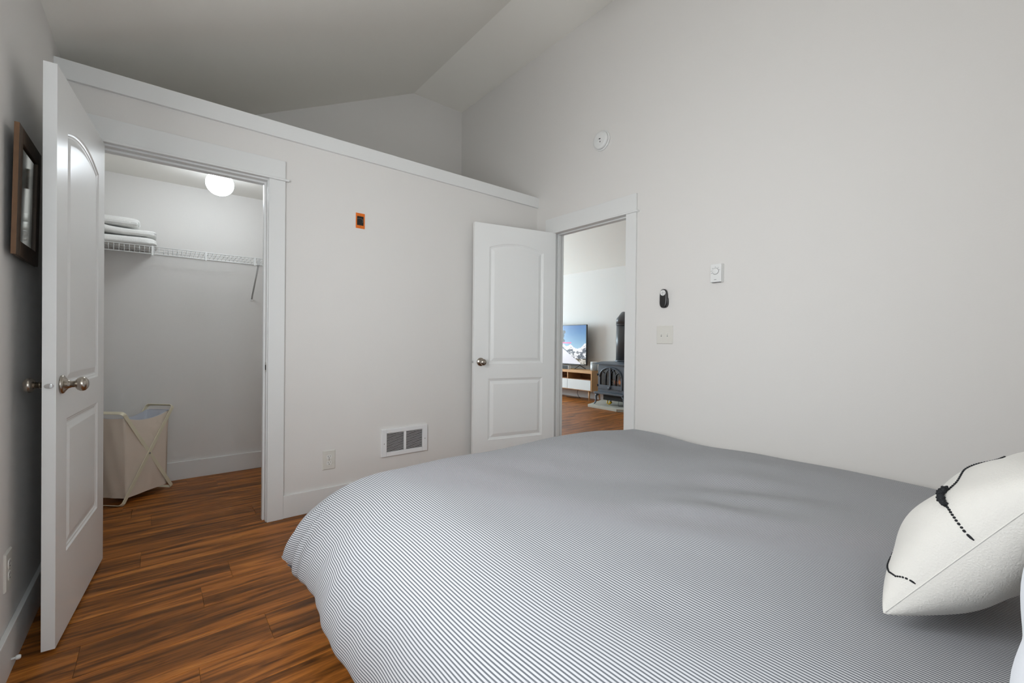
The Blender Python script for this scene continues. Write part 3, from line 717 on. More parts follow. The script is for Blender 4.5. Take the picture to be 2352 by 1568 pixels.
def bag(inset, zlow, rim_drop):
    u0, u1, v0, v1 = 0.028 + inset, LU - 0.032 - inset, 0.014 + inset, WV - 0.014 - inset; pts = []
    n = 16; per = []
    for i in range(n): per.append((u0 + (u1 - u0) * i / n, v0, i / n, 0))
    for i in range(n): per.append((u1, v0 + (v1 - v0) * i / n, i / n, 1))
    for i in range(n): per.append((u1 - (u1 - u0) * i / n, v1, i / n, 2))
    for i in range(n): per.append((u0, v1 - (v1 - v0) * i / n, i / n, 3))
    rows = []; nz = 18
    for j in range(nz + 1):
        s_ = j / nz; row_ = []
        for (a_, b_, t, sd) in per:
            k = math.sin(math.pi * t)
            rim = TH - 0.03 - rim_drop - (0.035 * k if sd in (0, 2) else 0.006 * k)
            z = zlow + (rim - zlow) * s_
            bul = 0.007 * k * math.sin(math.pi * s_) + 0.003 * math.sin(7 * s_ + 9 * t + sd) * k
            oa, ob = {0: (0, -1), 1: (1, 0), 2: (0, 1), 3: (-1, 0)}[sd]
            taper = 0.010 * (1 - s_)
            aa = a_ + oa * bul + (0.03 * max(0, s_ - 0.75) * (1 if a_ > LU / 2 else -1)) + (taper if a_ < LU / 2 else -taper)
            bb = b_ + ob * (bul if inset == 0 else bul) - ob * 0.018 * k * max(0, s_ - 0.6)
            q = A + uu * aa + vv * bb; row_.append((q.x, q.y, z))
        rows.append(row_)
    return rows
g = G(); rows = bag(0, 0.04, 0); g.grid(rows, wrapu=True); nb = len(rows[0])
c = A + uu * LU / 2 + vv * WV / 2; g.add([(c.x, c.y, 0.032)] + rows[0], [(0, 1 + (i + 1) % nb, 1 + i) for i in range(nb)], True)
bg = g.obj('canvas_bag', 'canvas', e)
g = G(); g.grid([r_[::-1] for r_ in bag(0.0035, 0.05, -0.002)], wrapu=True).obj('lining', 'lining', e)
g = G(); q = A + uu * (0.033) + vv * 0.0145
G().tube([(q.x, q.y, 0.05 + 0.5 * i / 8) for i in range(9)], 0.0018, 6).obj('seam', 'canvas', bg)
e1_ = A + uu * (LU - 0.006) + vv * 0.02; e2_ = A + uu * (LU - 0.006) + vv * (WV - 0.02)
g = G(); g.add([tuple(e1_ + Vector((0, 0, TH - 0.05))), tuple(e2_ + Vector((0, 0, TH - 0.05))), tuple(e2_ + Vector((0, 0, TH - 0.028))), tuple(e1_ + Vector((0, 0, TH - 0.028))),
    tuple(e1_ - uu * .004 + Vector((0, 0, TH - 0.05))), tuple(e2_ - uu * .004 + Vector((0, 0, TH - 0.05))), tuple(e2_ - uu * .004 + Vector((0, 0, TH - 0.028))), tuple(e1_ - uu * .004 + Vector((0, 0, TH - 0.028)))],
    [(0, 1, 2, 3), (7, 6, 5, 4), (0, 4, 5, 1), (1, 5, 6, 2), (2, 6, 7, 3), (3, 7, 4, 0)]); g.obj('handle_flap', 'lining', e)

# ------------------------------------------------------------------ bed, duvet, pillows
BX0, BX1, BY0, BY1 = 0.76, 2.62, -0.30, 1.73
e = tag(empty('bed', ((BX0 + BX1) / 2, (BY0 + BY1) / 2, 0)), 'low platform bed under the striped duvet', 'bed')
box('platform', BX0 + 0.02, BX1 - 0.02, BY0, BY1 - 0.03, 0.12, 0.22, 'bedwood', e, 0.004)
for x in (BX0 + 0.10, BX1 - 0.16):
    for y in (BY0 + 0.06, BY1 - 0.16): box('leg', x, x + 0.06, y, y + 0.06, 0, 0.12, 'bedwood', e, 0.003)
box('mattress', BX0, BX1, BY0 + 0.01, BY1, 0.22, 0.44, 'mattress', e, 0.04)
box('headboard', BX0 - 0.03, BX1 + 0.03, BY0 - 0.06, BY0, 0.12, 0.80, 'bedwood', e, 0.006)

def sstep(a, b, x):
    t = min(1, max(0, (x - a) / (b - a))); return t * t * (3 - 2 * t)
def duvet():
    xL, xR, yF, yH = 0.84, 2.50, 1.74, -0.26
    LP, LQ, LRr = 0.50, 0.46, 0.30     # cloth overhang left, foot, right
    us = np.concatenate([np.linspace(-LP - 0.14, 0, 110), np.linspace(0, xR - xL, 190)[1:], np.linspace(xR - xL, xR - xL + LRr, 40)[1:]])
    vs_ = np.concatenate([np.linspace(yH, yF, 230), np.linspace(yF, yF + LQ + 0.14, 110)[1:]])
    rs = np.random.RandomState(11)
    waves = [(rs.uniform(2, 7), rs.uniform(2, 7), rs.uniform(0, 6.3), rs.uniform(0.0012, 0.0032)) for _ in range(10)]
    fine = [(rs.uniform(10, 26), rs.uniform(-20, 20), rs.uniform(0, 6.3), rs.uniform(0.0004, 0.0010)) for _ in range(8)]
    def gb(x, y, cx, cy, sx, sy): return math.exp(-((x - cx) / sx) ** 2 - ((y - cy) / sy) ** 2)
    def prof(t):
        # t: cloth distance past the edge / overhang; returns horizontal share, drop share
        if t <= 1:
            a = t * math.pi / 2; return math.sin(a) ** 0.92, (1 - math.cos(a)) ** 0.93
        k = (t - 1) / 0.28; return 1 - 0.22 * k * k, 1 + 0.16 * math.sin(min(1, k) * math.pi / 2)
    # cloth length along the left overhang, so that the stripes keep their width
    tt = np.linspace(0, 1.28, 400); hh = [prof(t) for t in tt]
    sg = np.hypot(np.diff([0.44 * h[0] for h in hh]), np.diff([0.335 * h[1] for h in hh])); arc = np.concatenate([[0], np.cumsum(sg)])
    rows = []; uvs = []
    for vq in vs_:
        r_ = []; q = max(0, vq - yF)
        for uq in us:
            xb = xL + uq; p = max(0, -uq); rr = max(0, uq - (xR - xL))
            yb_ = min(vq, yF); xbc = min(max(xb, xL), xR)
            top = 0.520 + 0.040 * gb(xbc, yb_, 1.90, 1.72, 0.42, 0.28) + 0.034 * gb(xbc, yb_, 0.95, 1.70, 0.45, 0.42) + 0.008 * gb(xbc, yb_, 2.45, 1.02, 0.2, 0.16) - 0.012 * gb(xbc, yb_, 2.3, 1.33, 0.25, 0.15) - 0.016 * sstep(2.15, 2.5, xbc) + 0.006 * gb(xbc, yb_, 2.3, 0.4, 0.4, 0.5)
            top -= 0.028 * gb(xbc, yb_, 1.48, 0.08, 0.50, 0.30) + 0.018 * gb(xbc, yb_, 0.75, 0.75, 0.25, 0.6)
            for a, b, c, am in waves: top += am * math.sin(a * xb + b * vq + c)
            for a, b, c, am in fine: top += am * math.sin(a * xb + b * vq + c) * (0.5 + 2.6 * gb(xbc, yb_, 1.75, 0.75, 0.5, 0.4))
            tp_, tq_ = p / LP, q / LQ
            if p > 0 and q > 0:
                if tp_ > 1: tp_ = 1 + (tp_ - 1) * (1 - sstep(0.0, 0.45, q / LQ))
                if tq_ > 1: tq_ = 1 + (tq_ - 1) * (1 - sstep(0.0, 0.45, p / LP))
            hp, dp = prof(tp_); hq, dq = prof(tq_); hr, dr = prof(min(1, rr / LRr))
            # side profile varies along the length
            aL = 0.404 + 0.040 * gb(0, vq, 0, 1.46, 1, 0.20) + 0.048 * sstep(1.48, 1.85, vq) - 0.012 * math.sin(4.2 * vq)
            bL = 0.335 - 0.03 * gb(0, vq, 0, 1.55, 1, 0.2)
            aF = 0.25; bF = 0.37
            both = min(1, p / LP) * min(1, q / LQ)
            d = max(0, (dp * bL) ** 3 + (dq * bF) ** 3) ** (1 / 3) if (dp > 0 or dq > 0) else 0
            d = min(d, 0.42)
            x = xbc - aL * hp * (1 - 0.10 * dq * dq) + 0.11 * hr
            y = yb_ + aF * hq * (1 - 0.26 * dp * (1 - 0.45 * dp))
            z = top - d * (1 - 0.10 * both) - 0.30 * dr
            if q > 0 and rr > 0: z = max(z, 0.16)
            # soft pleats on the overhang, stronger near the corner
            ov = min(1.1, max(p / LP, q / LQ)); cor = gb(p - LP, q - LQ * 0.6, 0, 0, 0.5, 0.42)
            if ov > 0:
                ang = math.atan2(q + 0.02, p + 0.02)
                w1 = math.sin(17 * vq + 2.1 * math.sin(3 * vq)) * (0.008 * sstep(0.3, 1, p / LP))
                w2 = cor * 0.017 * math.sin(ang * 19) * sstep(0.25, 0.9, ov) * (1 if q > 0 else 0)
                w3 = 0.0022 * math.sin(46 * vq + 5 * math.sin(4 * vq) + 6 * uq) * sstep(0.35, 0.9, p / LP)
                x -= w1 + w2 * 0.8 + w3; y += w2 * 0.9; z += 0.5 * w1
            z = max(z, 0.02)
            r_.append((x, y, z)); uvs.append((uq if uq >= 0 else -float(np.interp(p / LP, tt, arc)), vq))
        rows.append(r_)
    # second layer a little inside the first, joined along the rim: the quilt's thickness
    low = []
    for a_, vq in enumerate(vs_):
        r_ = []; q = max(0, vq - yF)
        for b_, uq in enumerate(us):
            x, y, z = rows[a_][b_]; p = max(0, -uq); rr = max(0, uq - (xR - xL))
            r_.append((x + 0.011 * min(1, 2.5 * p / LP) - 0.010 * min(1, 2 * rr / LRr), y - 0.011 * min(1, 2.5 * q / LQ), max(0.012, z - 0.012)))
        low.append(r_)
    g = G(); g.grid(rows); H_, W_ = len(rows), len(rows[0]); n0 = H_ * W_
    g.grid([r_[::-1] for r_ in low]); uvs = uvs + [uvs[a_ * W_ + b_] for a_ in range(H_) for b_ in range(W_ - 1, -1, -1)]
    T_ = lambda a_, b_: a_ * W_ + b_
    L_ = lambda a_, b_: n0 + a_ * W_ + (W_ - 1 - b_)
    rim = [((a_, 0), (a_ + 1, 0)) for a_ in range(H_ - 1)] + [((H_ - 1, b_), (H_ - 1, b_ + 1)) for b_ in range(W_ - 1)] + [((a_ + 1, W_ - 1), (a_, W_ - 1)) for a_ in range(H_ - 1)] + [((0, b_ + 1), (0, b_)) for b_ in range(W_ - 1)]
    for A_, B_ in rim: g.f.append((T_(*A_), T_(*B_), L_(*B_), L_(*A_))); g.sm.append(True)
    o = g.obj('duvet', 'stripe')
    uvl = o.data.uv_layers.new(name='cloth')
    idx = np.empty(len(o.data.loops), dtype=np.int32); o.data.loops.foreach_get('vertex_index', idx)
    uvl.data.foreach_set('uv', np.array(uvs, dtype=np.float32)[idx].ravel())
    return o
tag(duvet(), 'puffy duvet with narrow grey blue and white stripes over the bed', 'duvet')

def pillow(cx, eu, ev, hu, hv, T_, n=48, pinch=0.10, seed=1, sag=0.0):
    """returns f(u,v,side)->point and grid objects"""
    c = Vector(cx); eu = Vector(eu).normalized(); ev = Vector(ev).normalized(); nn = ev.cross(eu).normalized()
    rs = np.random.RandomState(seed); ph = rs.rand(8) * 6.3
    def f(u, v, side):
        k = max(0.0, (1 - u * u)) * max(0.0, (1 - v * v)); th = T_ * k ** 0.405 * (1 + 0.05 * math.sin(3 * u + ph[0]) * math.cos(3 * v + ph[1]))
        pu = u * (1 - pinch * (1 - v * v) * 0.0) ; pv = v
        # edges bow inwards between the corners
        pu = u * (1 - pinch * (1 - v * v) * abs(u) ** 3); pv = v * (1 - pinch * (1 - u * u) * abs(v) ** 3)
        cr = 0.006 * math.sin(7 * u + 5 * v + ph[2]) * k
        s_ = 1 if side > 0 else -1
        return c + eu * hu * pu + ev * hv * pv + nn * (s_ * th + cr + sag * (1 - u * u) * v)
    return f
def pillow_mesh(f, n=56):
    g = G()
    ts = [math.sin(math.pi / 2 * (-1 + 2 * i / n)) for i in range(n + 1)]
    for side in (1, -1):
        rows = [[f(u, v, side) for u in (ts if side < 0 else ts[::-1])] for v in ts]
        g.grid(rows)
    return g
# cream cushion with black stitching
ev = Vector((0.0, -0.5704, 0.8214)); eu = Vector((0.9941, -0.1081, 0.0)); eu = (eu - ev * eu.dot(ev) / ev.length_squared)
cf = pillow((1.4592, 0.0729, 0.689), eu, ev, 0.2604, 0.210, 0.1061, seed=4, pinch=0.112)
e = tag(empty('throw_cushion', (1.459, 0.073, 0.50)), 'cream woven throw cushion with black stitched lines leaning on the pillows', 'cushion')
pillow_mesh(cf).obj('cushion_cover', 'cream', e)
G().tube([cf(-1, -0.98 + 1.96 * i / 40, 1) for i in range(41)], 0.0013, 6).obj('seam', 'cream', e)
NF = ev.normalized().cross(Vector(eu).normalized())
def onface(path, t):
    """point on the cushion face along a (u, v) polyline, t in 0..1"""
    k = t * (len(path) - 1); i = min(len(path) - 2, int(k)); a = k - i
    return cf(path[i][0] * (1 - a) + path[i + 1][0] * a, path[i][1] * (1 - a) + path[i + 1][1] * a, 1)
def stitches(path, n, r):
    g = G()
    for i in range(n):
        t0, t1 = i / n, (i + 0.70) / n
        g.tube([onface(path, t0 + (t1 - t0) * k / 4) + NF * 0.0012 for k in range(5)], [r * 0.5, r, r, r, r * 0.5], 6)
    return tag(g.obj('stitched_line', 'yarn', e), kind='stuff')
stitches([(-0.9995, 0.105), (-0.97, 0.13), (-0.92, 0.15), (-0.86, 0.165), (-0.79, 0.17)], 11, 0.0026)
stitches([(-0.55, 0.24), (-0.32, 0.32), (-0.10, 0.39), (0.02, 0.49), (0.20, 0.58), (0.40, 0.64)], 30, 0.0021)
stitches([(-0.9995, -0.575), (-0.95, -0.67), (-0.87, -0.72), (-0.72, -0.75), (-0.50, -0.76), (0.0, -0.76)], 26, 0.0021)
g = G(); pts = []; rad = []; tp = [(-0.82, 0.168), (-0.76, 0.172), (-0.70, 0.18), (-0.63, 0.195), (-0.55, 0.235)]
for k in range(61):
    a = k * 1.9; pts.append(onface(tp, k / 60) + NF * (0.006 + 0.002 * math.sin(a)) + ev.normalized() * 0.0025 * math.cos(a)); rad.append(0.0054 + 0.0013 * math.sin(k * 2.2))
g.tube(pts, rad, 10).obj('yarn_tuft', 'yarn', e)
# white sleeping pillow
wf = pillow((0.925, -0.100, 0.745), (1, 0, 0), (0, -0.15, 0.989), 0.270, 0.245, 0.118, seed=8)
tag(pillow_mesh(wf, 40).obj('sleeping_pillow', 'cotton'), 'plain white pillow propped up at the head of the bed', 'pillow')

# ------------------------------------------------------------------ ceiling fan (only a blade tip reaches the frame)
fc = Vector((1.16, 1.30, 0)); fz = 3.02; zc = HC - PIT * (XR - fc.x)
e = tag(empty('ceiling_fan', (fc.x, fc.y, zc)), 'dark ceiling fan hanging from the sloped ceiling above the bed', 'ceiling fan')
G().lathe((fc.x, fc.y, zc + 0.03), (0, 0, -1), [(0, 0.07), (0.05, 0.065), (0.075, 0.03), (0.08, 0.015)], 28).obj('canopy', 'fanm', e)
G().cyl((fc.x, fc.y, zc), (fc.x, fc.y, fz + 0.05), 0.012, 12).obj('downrod', 'fanm', e)
G().lathe((fc.x, fc.y, fz + 0.07), (0, 0, -1), [(0, 0.03), (0.01, 0.08), (0.03, 0.10), (0.09, 0.10), (0.12, 0.07), (0.13, 0.04)], 32).obj('motor', 'fanm', e)
tipdir = math.atan2(1.839 - fc.y, 1.588 - fc.x)
for k in range(5):
    a = tipdir + k * 2 * math.pi / 5; d_ = Vector((math.cos(a), math.sin(a), 0)); s_ = Vector((-math.sin(a), math.cos(a), 0.18)).normalized()
    nrm = d_.cross(s_); P = []
    out = [(0.17, -0.045), (0.30, -0.06), (0.60, -0.068), (0.665, -0.05), (0.685, 0.0), (0.665, 0.05), (0.60, 0.068), (0.30, 0.06), (0.17, 0.045)]
    vs = [Vector((fc.x, fc.y, fz)) + d_ * r_ + s_ * t + nrm * h for h in (-0.003, 0.003) for r_, t in out]; n = len(out)
    g = G().add(vs, [tuple(range(n))[::-1], tuple(range(n, 2 * n))] + [(i, (i + 1) % n, n + (i + 1) % n, n + i) for i in range(n)])
    bl = g.obj('blade', 'fanm', e)
    g = G(); p0 = Vector((fc.x, fc.y, fz)) + d_ * 0.09; p1 = Vector((fc.x, fc.y, fz)) + d_ * 0.21
    g.tube([p0, (p0 + p1) / 2 + Vector((0, 0, -0.012)), p1 + Vector((0, 0, -0.004))], 0.011, 8).obj('blade_iron', 'fanm', bl)

# ------------------------------------------------------------------ living room: console
CX, CXB = 6.177, 6.545; CYR, CYL = 5.258, 7.08
e = tag(empty('media_console', ((CX + CXB) / 2, (CYR + CYL) / 2, 0)), 'oak media console with pale drawers on splayed legs below the television', 'console')
box('top_board', CX, CXB, CYR, CYL, 0.517, 0.569, 'oak', e, 0.002)
box('side_panel', CX, CXB, CYR, CYR + 0.022, 0.195, 0.517, 'oak', e, 0.001)
box('side_panel', CX, CXB, CYL - 0.022, CYL, 0.195, 0.517, 'oak', e, 0.001)
box('bottom_board', CX, CXB, CYR + 0.022, CYL - 0.022, 0.195, 0.215, 'oak', e, 0.001)
box('shelf_board', CX + 0.02, CXB, CYR + 0.022, CYL - 0.022, 0.382, 0.398, 'oakdark', e)
box('back_panel', CXB - 0.008, CXB, CYR + 0.022, CYL - 0.022, 0.215, 0.517, 'oakdark', e)
dv = [CYR + 0.022, 5.868, 6.47, CYL - 0.022]
for y in dv[1:3]: box('divider', CX + 0.003, CXB - 0.008, y - 0.009, y + 0.009, 0.398, 0.517, 'oak', e)
for i in range(3): box('drawer', CX - 0.004, CX + 0.02, dv[i] + 0.003, dv[i + 1] - 0.003, 0.205, 0.390, 'drawer', e, 0.002)
for x, sx in ((CX + 0.05, -0.02), (CXB - 0.06, 0.03)):
    for y, sy in ((CYR + 0.10, -0.02), (CYL - 0.10, 0.02)): G().cyl((x, y, 0.195), (x + sx, y + sy, 0), 0.020, 12, 0.010).obj('leg', 'oak', e)

# television
TX = 6.377; TR, TL = 5.568, 7.00; TZ0, TZ1 = 0.650, 1.441
e = tag(empty('television', (TX, (TR + TL) / 2, 0.569)), 'flat television showing a snowy mountain scene on the oak console', 'television')
box('cabinet', TX, TX + 0.03, TR, TL, TZ0, TZ1, 'blk', e, 0.002)
box('rear_housing', TX + 0.03, TX + 0.06, TR + 0.15, TL - 0.15, TZ0 + 0.03, TZ0 + 0.45, 'blk', e, 0.004)
for y in (TR + 0.17, TL - 0.17):
    g = G().tube([(TX - 0.088, y + 0.05, 0.577), (TX, y, 0.640), (TX + 0.02, y, 0.655)], 0.007, 8).tube([(TX + 0.12, y - 0.05, 0.577), (TX + 0.02, y, 0.640)], 0.007, 8)
    g.obj('foot', 'blk', e)
NX, NZ = 190, 120
rs = np.random.RandomState(2)
def vnoise(s_):
    t = rs.rand(64, 64)
    def f(x, y):
        x *= s_; y *= s_; i, j = int(math.floor(x)), int(math.floor(y)); a, b = x - i, y - j; a = a * a * (3 - 2 * a); b = b * b * (3 - 2 * b)
        return (t[i % 64, j % 64] * (1 - a) + t[(i + 1) % 64, j % 64] * a) * (1 - b) + (t[i % 64, (j + 1) % 64] * (1 - a) + t[(i + 1) % 64, (j + 1) % 64] * a) * b
    return f
n1, n2, n3 = vnoise(14), vnoise(34), vnoise(60)
def picture(a, b):
    """a: 0 at the right edge of the picture growing to the left (in picture heights), b: 0 bottom .. 1 top"""
    ridge = 0.44 + 0.11 * math.exp(-((a - 0.0) / 0.12) ** 2) - 0.03 * math.exp(-((a - 0.30) / 0.12) ** 2) + 0.07 * math.exp(-((a - 0.52) / 0.09) ** 2) - 0.01 + 0.07 * math.exp(-((a - 0.80) / 0.12) ** 2) + 0.02 * (n2(a, 0.3) - 0.5)
    slope = 0.02 + 0.30 * max(0, a - 0.18) / 0.50 if a > 0.18 else -1
    # rider silhouette and board, mostly beyond the door jamb
    if abs(b - (0.545 + 0.02 * (0.75 - a))) < 0.016 and 0.50 < a < 1.05: return (236, 92, 150)
    for (ca, cb, ra, rb) in ((0.78, 0.83, 0.060, 0.05), (0.86, 0.74, 0.10, 0.12), (0.83, 0.60, 0.09, 0.06)):
        if ((a - ca) / ra) ** 2 + ((b - cb) / rb) ** 2 < 1: return (28, 28, 34)
    if b > ridge:
        t = (b - 0.42) / 0.58; t = min(1, max(0, t)); return tuple((1 - t) * x + t * y for x, y in zip((150, 190, 214), (40, 100, 164)))
    if b < slope + 0.01 * (n2(a, b) - 0.5): return (228, 228, 236)
    dpt = ridge - b; v_ = 0.55 * n1(a, b * 2.2) + 0.45 * n2(a, b * 2)
    lim = 0.98 if dpt < 0.06 else (0.62 if dpt < 0.10 else 0.40 + 0.10 * math.sin(30 * b + 3 * a))
    if b < 0.14: return (90, 80, 56) if v_ > 0.42 else (210, 206, 198)
    return (238, 238, 240) if v_ < lim else (70 + 40 * n3(a, b), 76 + 40 * n3(a, b), 86 + 40 * n3(a, b))
g = G(); bz = 0.012; W_ = TL - TR - 2 * bz; H_ = TZ1 - TZ0 - 2 * bz - 0.008; cols = []
P = [[(TX - 0.0012, TR + bz + W_ * i / NX, TZ0 + bz + 0.008 + H_ * j / NZ) for i in range(NX + 1)] for j in range(NZ + 1)]
for j in range(NZ + 1):
    for i in range(NX + 1): cols.append(s2l(picture(W_ * i / NX / H_, j / NZ)))
g.grid(P, smooth=False); sc = g.obj('screen', 'screen', e)
at_ = sc.data.color_attributes.new('picture', 'FLOAT_COLOR', 'POINT'); at_.data.foreach_set('color', np.array(cols, dtype=np.float32).ravel())

e = tag(empty('soundbar', (6.232, 6.36, 0.569)), 'dark grey soundbar lying under the television', 'soundbar')
box('soundbar_body', 6.195, 6.270, 5.875, 6.85, 0.5695, 0.640, 'blk', e, 0.006)
box('end_cap', 6.195, 6.270, 5.862, 5.875, 0.5695, 0.640, 'spktop', e, 0.004)
e = tag(empty('speaker', (6.34, 5.345, 0.569)), 'silver cylinder speaker on the end of the oak console', 'speaker')
G().lathe((6.34, 5.345, 0.5695), (0, 0, 1), [(0, 0.062), (0.006, 0.066), (0.145, 0.066)], 32).obj('grille', 'spk', e)
G().lathe((6.34, 5.345, 0.7145), (0, 0, 1), [(0, 0.067), (0.014, 0.067), (0.018, 0.062)], 32).obj('cap', 'spktop', e)
pts = [(6.42, 5.78 + 0.05 * math.sin(i * 0.9), 0.40 - 0.39 * min(1, i / 8) + 0.0) for i in range(9)] + [(6.40 - 0.01 * i, 5.80 + 0.05 * i, 0.008) for i in range(1, 6)]
tag(G().tube([(x, y, max(0.006, z - 0.21)) for x, y, z in pts], 0.005, 6).obj('power_cord', 'blk'), 'black power cord trailing to the floor under the console', 'cord')

# ------------------------------------------------------------------ living room: hearth and stove
hp = [(6.30, 5.140), (5.682, 4.918), (5.637, 4.285), (5.80, 4.02), (6.57, 3.90), (6.57, 5.140)]
tag(G().prism([(x, y) for x, y in hp][::-1], 2, 0.0, 0.045).obj('hearth_pad', 'stone', None, 0.004), 'pale stone hearth pad under the stove', 'hearth')
SX, SB = 5.835, 6.26; SYc = 4.560; SW = 0.268; z0s = 0.045
e = tag(empty('gas_stove', ((SX + SB) / 2, SYc, z0s)), 'blue black cast iron stove with arched glass door and flue pipe', 'stove')
# body as a shell open at the front
g = G(); yb0, yb1, zb0, zb1 = SYc - SW, SYc + SW, 0.262, 0.728
g.box(SX + 0.02, SB, yb0, yb0 + 0.02, zb0, zb1).box(SX + 0.02, SB, yb1 - 0.02, yb1, zb0, zb1).box(SB - 0.02, SB, yb0 + 0.02, yb1 - 0.02, zb0, zb1)
g.box(SX + 0.02, SB - 0.02, yb0 + 0.02, yb1 - 0.02, zb0, zb0 + 0.02).box(SX + 0.02, SB - 0.02, yb0 + 0.02, yb1 - 0.02, zb1 - 0.02, zb1)
g.obj('stove_body', 'iron', e, 0.003)
box('firebox', SB - 0.06, SB - 0.021, yb0 + 0.021, yb1 - 0.021, zb0 + 0.021, zb1 - 0.021, 'irondark', e)
# top plate
g = G(); o_ = 0.045
g.prism([(SX - o_, SYc - SW - o_), (SB + 0.02, SYc - SW - o_), (SB + 0.02, SYc + SW + o_), (SX - o_, SYc + SW + o_)], 2, 0.728, 0.748)
g.add([(SX - o_, SYc - SW - o_, .748), (SB + .02, SYc - SW - o_, .748), (SB + .02, SYc + SW + o_, .748), (SX - o_, SYc + SW + o_, .748), (SX + .05, SYc - SW + .04, .776), (SB - .03, SYc - SW + .04, .776), (SB - .03, SYc + SW - .04, .776), (SX + .05, SYc + SW - .04, .776)],
      [(0, 1, 5, 4), (1, 2, 6, 5), (2, 3, 7, 6), (3, 0, 4, 7), (4, 5, 6, 7)])
g.obj('top_plate', 'iron', e, 0.003)
# front casting with arched opening
def arch(hw, zb, zs, rise, n=24):
    p = [(-hw, zb), (hw, zb)]
    for i in range(n + 1):
        a = math.pi * i / n; p.append((hw * math.cos(a), zs + rise * math.sin(a)))
    return p
def ring(outer, inner, x0, x1, name, material, parent=e, bev=0.002):
    g = G(); n = len(outer)
    def P(q, x): return (x, SYc + q[0], q[1])
    vs = [P(q, x0) for q in outer] + [P(q, x0) for q in inner] + [P(q, x1) for q in outer] + [P(q, x1) for q in inner]; fs = []
    for i in range(n):
        j = (i + 1) % n
        fs += [(i, j, n + j, n + i), (2 * n + j, 2 * n + i, 3 * n + i, 3 * n + j), (i, 2 * n + i, 2 * n + j, j), (n + j, 3 * n + j, 3 * n + i, n + i)]
    return g.add(vs, fs).obj(name, material, parent, bev)
def rectlike(op, hw, zb, zt):
    """points on a rectangle matching an arch loop point by point"""
    out = []
    n = len(op) - 2
    out.append((-hw, zb)); out.append((hw, zb))
    for i in range(n):
        a = math.pi * i / (n - 1); c_, s_ = math.cos(a), math.sin(a); zc_ = zb + (zt - zb) * 0.45
        k = min(hw / max(1e-6, abs(c_)), (zt - zc_) / max(1e-6, s_)); out.append((k * c_, zc_ + k * s_))
    return out
op = arch(0.232, 0.33, 0.52, 0.165)
ring(rectlike(op, SW, zb0, 0.728), op, SX, SX + 0.022, 'front_casting', 'iron')
dr = ring(arch(0.238, 0.315, 0.52, 0.172), arch(0.212, 0.385, 0.52, 0.142), SX - 0.014, SX - 0.0005, 'stove_door', 'iron')
g = G()
for q in arch(0.236, 0.33, 0.52, 0.168)[2:]: pass
g.tube([(SX - 0.016, SYc + q[0], q[1]) for q in arch(0.226, 0.33, 0.52, 0.158)[2:]], 0.009, 8).obj('arch_moulding', 'iron', dr)
G().prism([(SYc + y, z) for y, z in arch(0.214, 0.383, 0.52, 0.144)], 0, SX + 0.004, SX + 0.007).obj('door_glass', 'stoveglass', dr)
# gothic tracery
def arcbar(y0, y1, z0_, z1_, yc):
    pts = [(SX - 0.010, SYc + y0, 0.385), (SX - 0.010, SYc + y0, z0_)]
    for i in range(1, 9):
        t = i / 8; a = t * math.pi / 2; pts.append((SX - 0.010, SYc + y0 + (y1 - y0) * (1 - math.cos(a)), z0_ + (z1_ - z0_) * math.sin(a)))
    return pts
for y0, y1, za, zb_ in ((0.012, 0.11, 0.55, 0.66), (-0.012, -0.11, 0.55, 0.66), (0.100, 0.012, 0.53, 0.655), (-0.100, -0.012, 0.53, 0.655), (0.108, 0.190, 0.53, 0.60), (-0.108, -0.190, 0.53, 0.60)):
    G().tube(arcbar(y0, y1, za, zb_, 0), 0.0055, 6).obj('tracery_bar', 'iron', dr)
box('door_bar', SX - 0.026, SX - 0.012, SYc - 0.014, SYc + 0.014, 0.335, 0.672, 'iron', dr, 0.003)
box('lower_door_panel', SX - 0.013, SX - 0.003, SYc - 0.212, SYc + 0.212, 0.320, 0.384, 'iron', dr, 0.002)
G().lathe((SX - 0.026, SYc, 0.340), (-1, 0, 0), [(0, 0.012), (0.006, 0.024), (0.016, 0.026), (0.024, 0.018), (0.028, 0.006)], 16).obj('door_knob', 'iron', dr)
for z in (0.37, 0.55): box('hinge', SX - 0.016, SX + 0.012, SYc + SW - 0.006, SYc + SW + 0.010, z - 0.016, z + 0.016, 'irondark', e, 0.002)
# logs and embers
for (ya, za, yb2, zb2, r_, x_) in ((-0.17, 0.36, 0.17, 0.40, 0.035, 6.10), (-0.15, 0.44, 0.10, 0.40, 0.028, 6.04), (0.16, 0.46, -0.02, 0.41, 0.026, 6.02), (-0.05, 0.50, -0.16, 0.37, 0.022, 6.0)):
    G().tube([(x_ + 0.01 * math.sin(i), SYc + ya + (yb2 - ya) * i / 6, za + (zb2 - za) * i / 6) for i in range(7)], [r_ * (0.9 + 0.15 * math.sin(2 * i)) for i in range(7)], 10).obj('log', 'log', e)
for (y_, z_, h_) in ((-0.06, 0.40, 0.12), (0.03, 0.40, 0.07), (-0.12, 0.39, 0.07)):
    G().lathe((6.00, SYc + y_, z_), (0, 0.1, 1), [(0, 0.012), (h_ * 0.3, 0.020), (h_ * 0.7, 0.010), (h_, 0.001)], 10).obj('flame', 'flame', e)
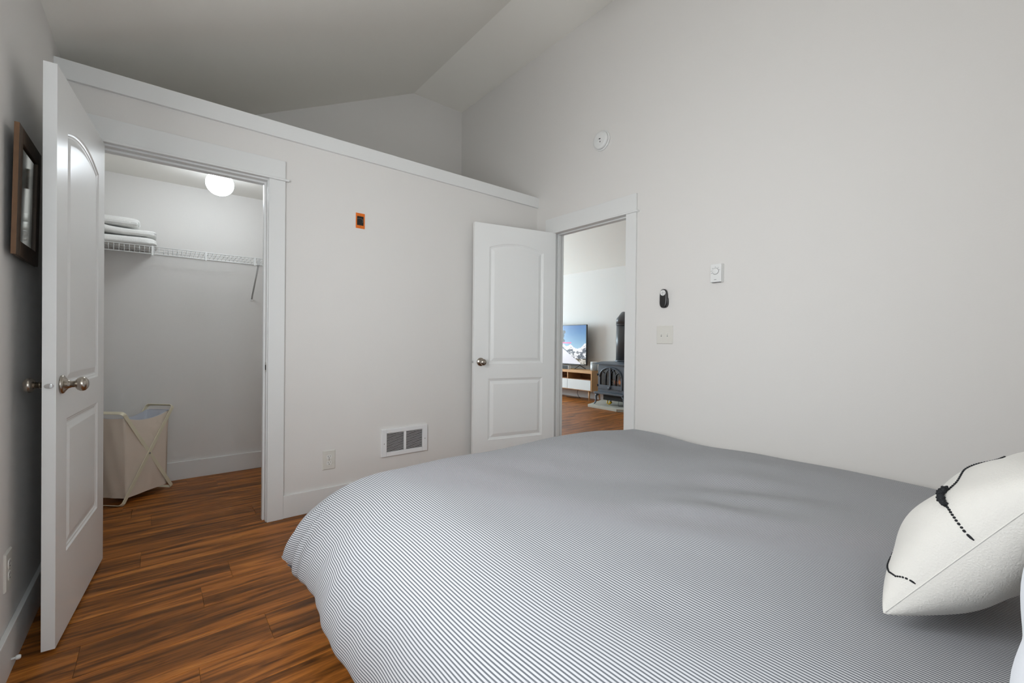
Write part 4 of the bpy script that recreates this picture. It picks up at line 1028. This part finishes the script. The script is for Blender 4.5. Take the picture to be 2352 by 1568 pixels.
# ash lip, legs
g = G().prism([(SX - 0.075, SYc - SW - 0.03), (SX + 0.02, SYc - SW - 0.045), (SB + 0.01, SYc - SW - 0.03), (SB + 0.01, SYc + SW + 0.03), (SX + 0.02, SYc + SW + 0.045), (SX - 0.075, SYc + SW + 0.03)], 2, 0.232, 0.262)
g.obj('base_shelf', 'iron', e, 0.004)
for sx, x_ in ((-1, SX - 0.015), (1, SB - 0.04)):
    for sy in (-1, 1):
        y_ = SYc + sy * (SW - 0.01)
        G().tube([(x_, y_, 0.232), (x_ + sx * 0.012, y_ + sy * 0.028, 0.19), (x_ + sx * 0.008, y_ + sy * 0.026, 0.13), (x_ + sx * 0.012, y_ + sy * 0.036, 0.08), (x_ + sx * 0.022, y_ + sy * 0.052, 0.0595), (x_ + sx * 0.03, y_ + sy * 0.060, 0.054)], [0.030, 0.020, 0.014, 0.012, 0.013, 0.006], 10).obj('leg', 'iron', e)
box('burner_box', SX + 0.04, SB - 0.06, SYc - 0.205, SYc + 0.185, 0.128, 0.232, 'irondark', e, 0.003)
G().tube([(SX + 0.10, SYc + 0.13, 0.128), (SX + 0.08, SYc + 0.13, 0.07), (SX + 0.08, SYc + 0.10, 0.058), (SX + 0.09, SYc + 0.06, 0.075), (SX + 0.10, SYc + 0.05, 0.10)], 0.011, 8).obj('gas_connector', 'yellow', e)
G().lathe((SX + 0.07, SYc + 0.055, 0.092), (-1, 0, 0), [(0, 0.02), (0.012, 0.022), (0.016, 0.014)], 14).obj('gas_tap', 'yellow', e)
G().tube([(SX + 0.12, SYc - 0.08, 0.128), (SX + 0.09, SYc - 0.09, 0.075), (SX + 0.05, SYc - 0.13, 0.051), (SX + 0.07, SYc - 0.20, 0.060)], 0.004, 6).obj('igniter_cable', 'blk', e)
# flue
PX = 6.10; pr_ = 0.080
G().lathe((PX, SYc, 0.770), (0, 0, 1), [(0, pr_ + 0.012), (0.03, pr_ + 0.012), (0.034, pr_)], 28).obj('flue_collar', 'iron', e)
G().cyl((PX, SYc, 0.80), (PX, SYc, 1.42), pr_, 28).obj('flue_pipe', 'pipe', e)
g = G(); pts = [(PX, SYc, 1.42), (PX, SYc, 1.475), (PX + 0.07, SYc, 1.545), (XF, SYc, 1.545)]
g.tube(pts, [pr_ + 0.003] * len(pts), 28).obj('flue_elbow', 'pipe', e)
G().lathe((PX, SYc, 1.395), (0, 0, 1), [(0, pr_ + 0.005), (0.02, pr_ + 0.005)], 28).obj('pipe_joint', 'pipe', e)
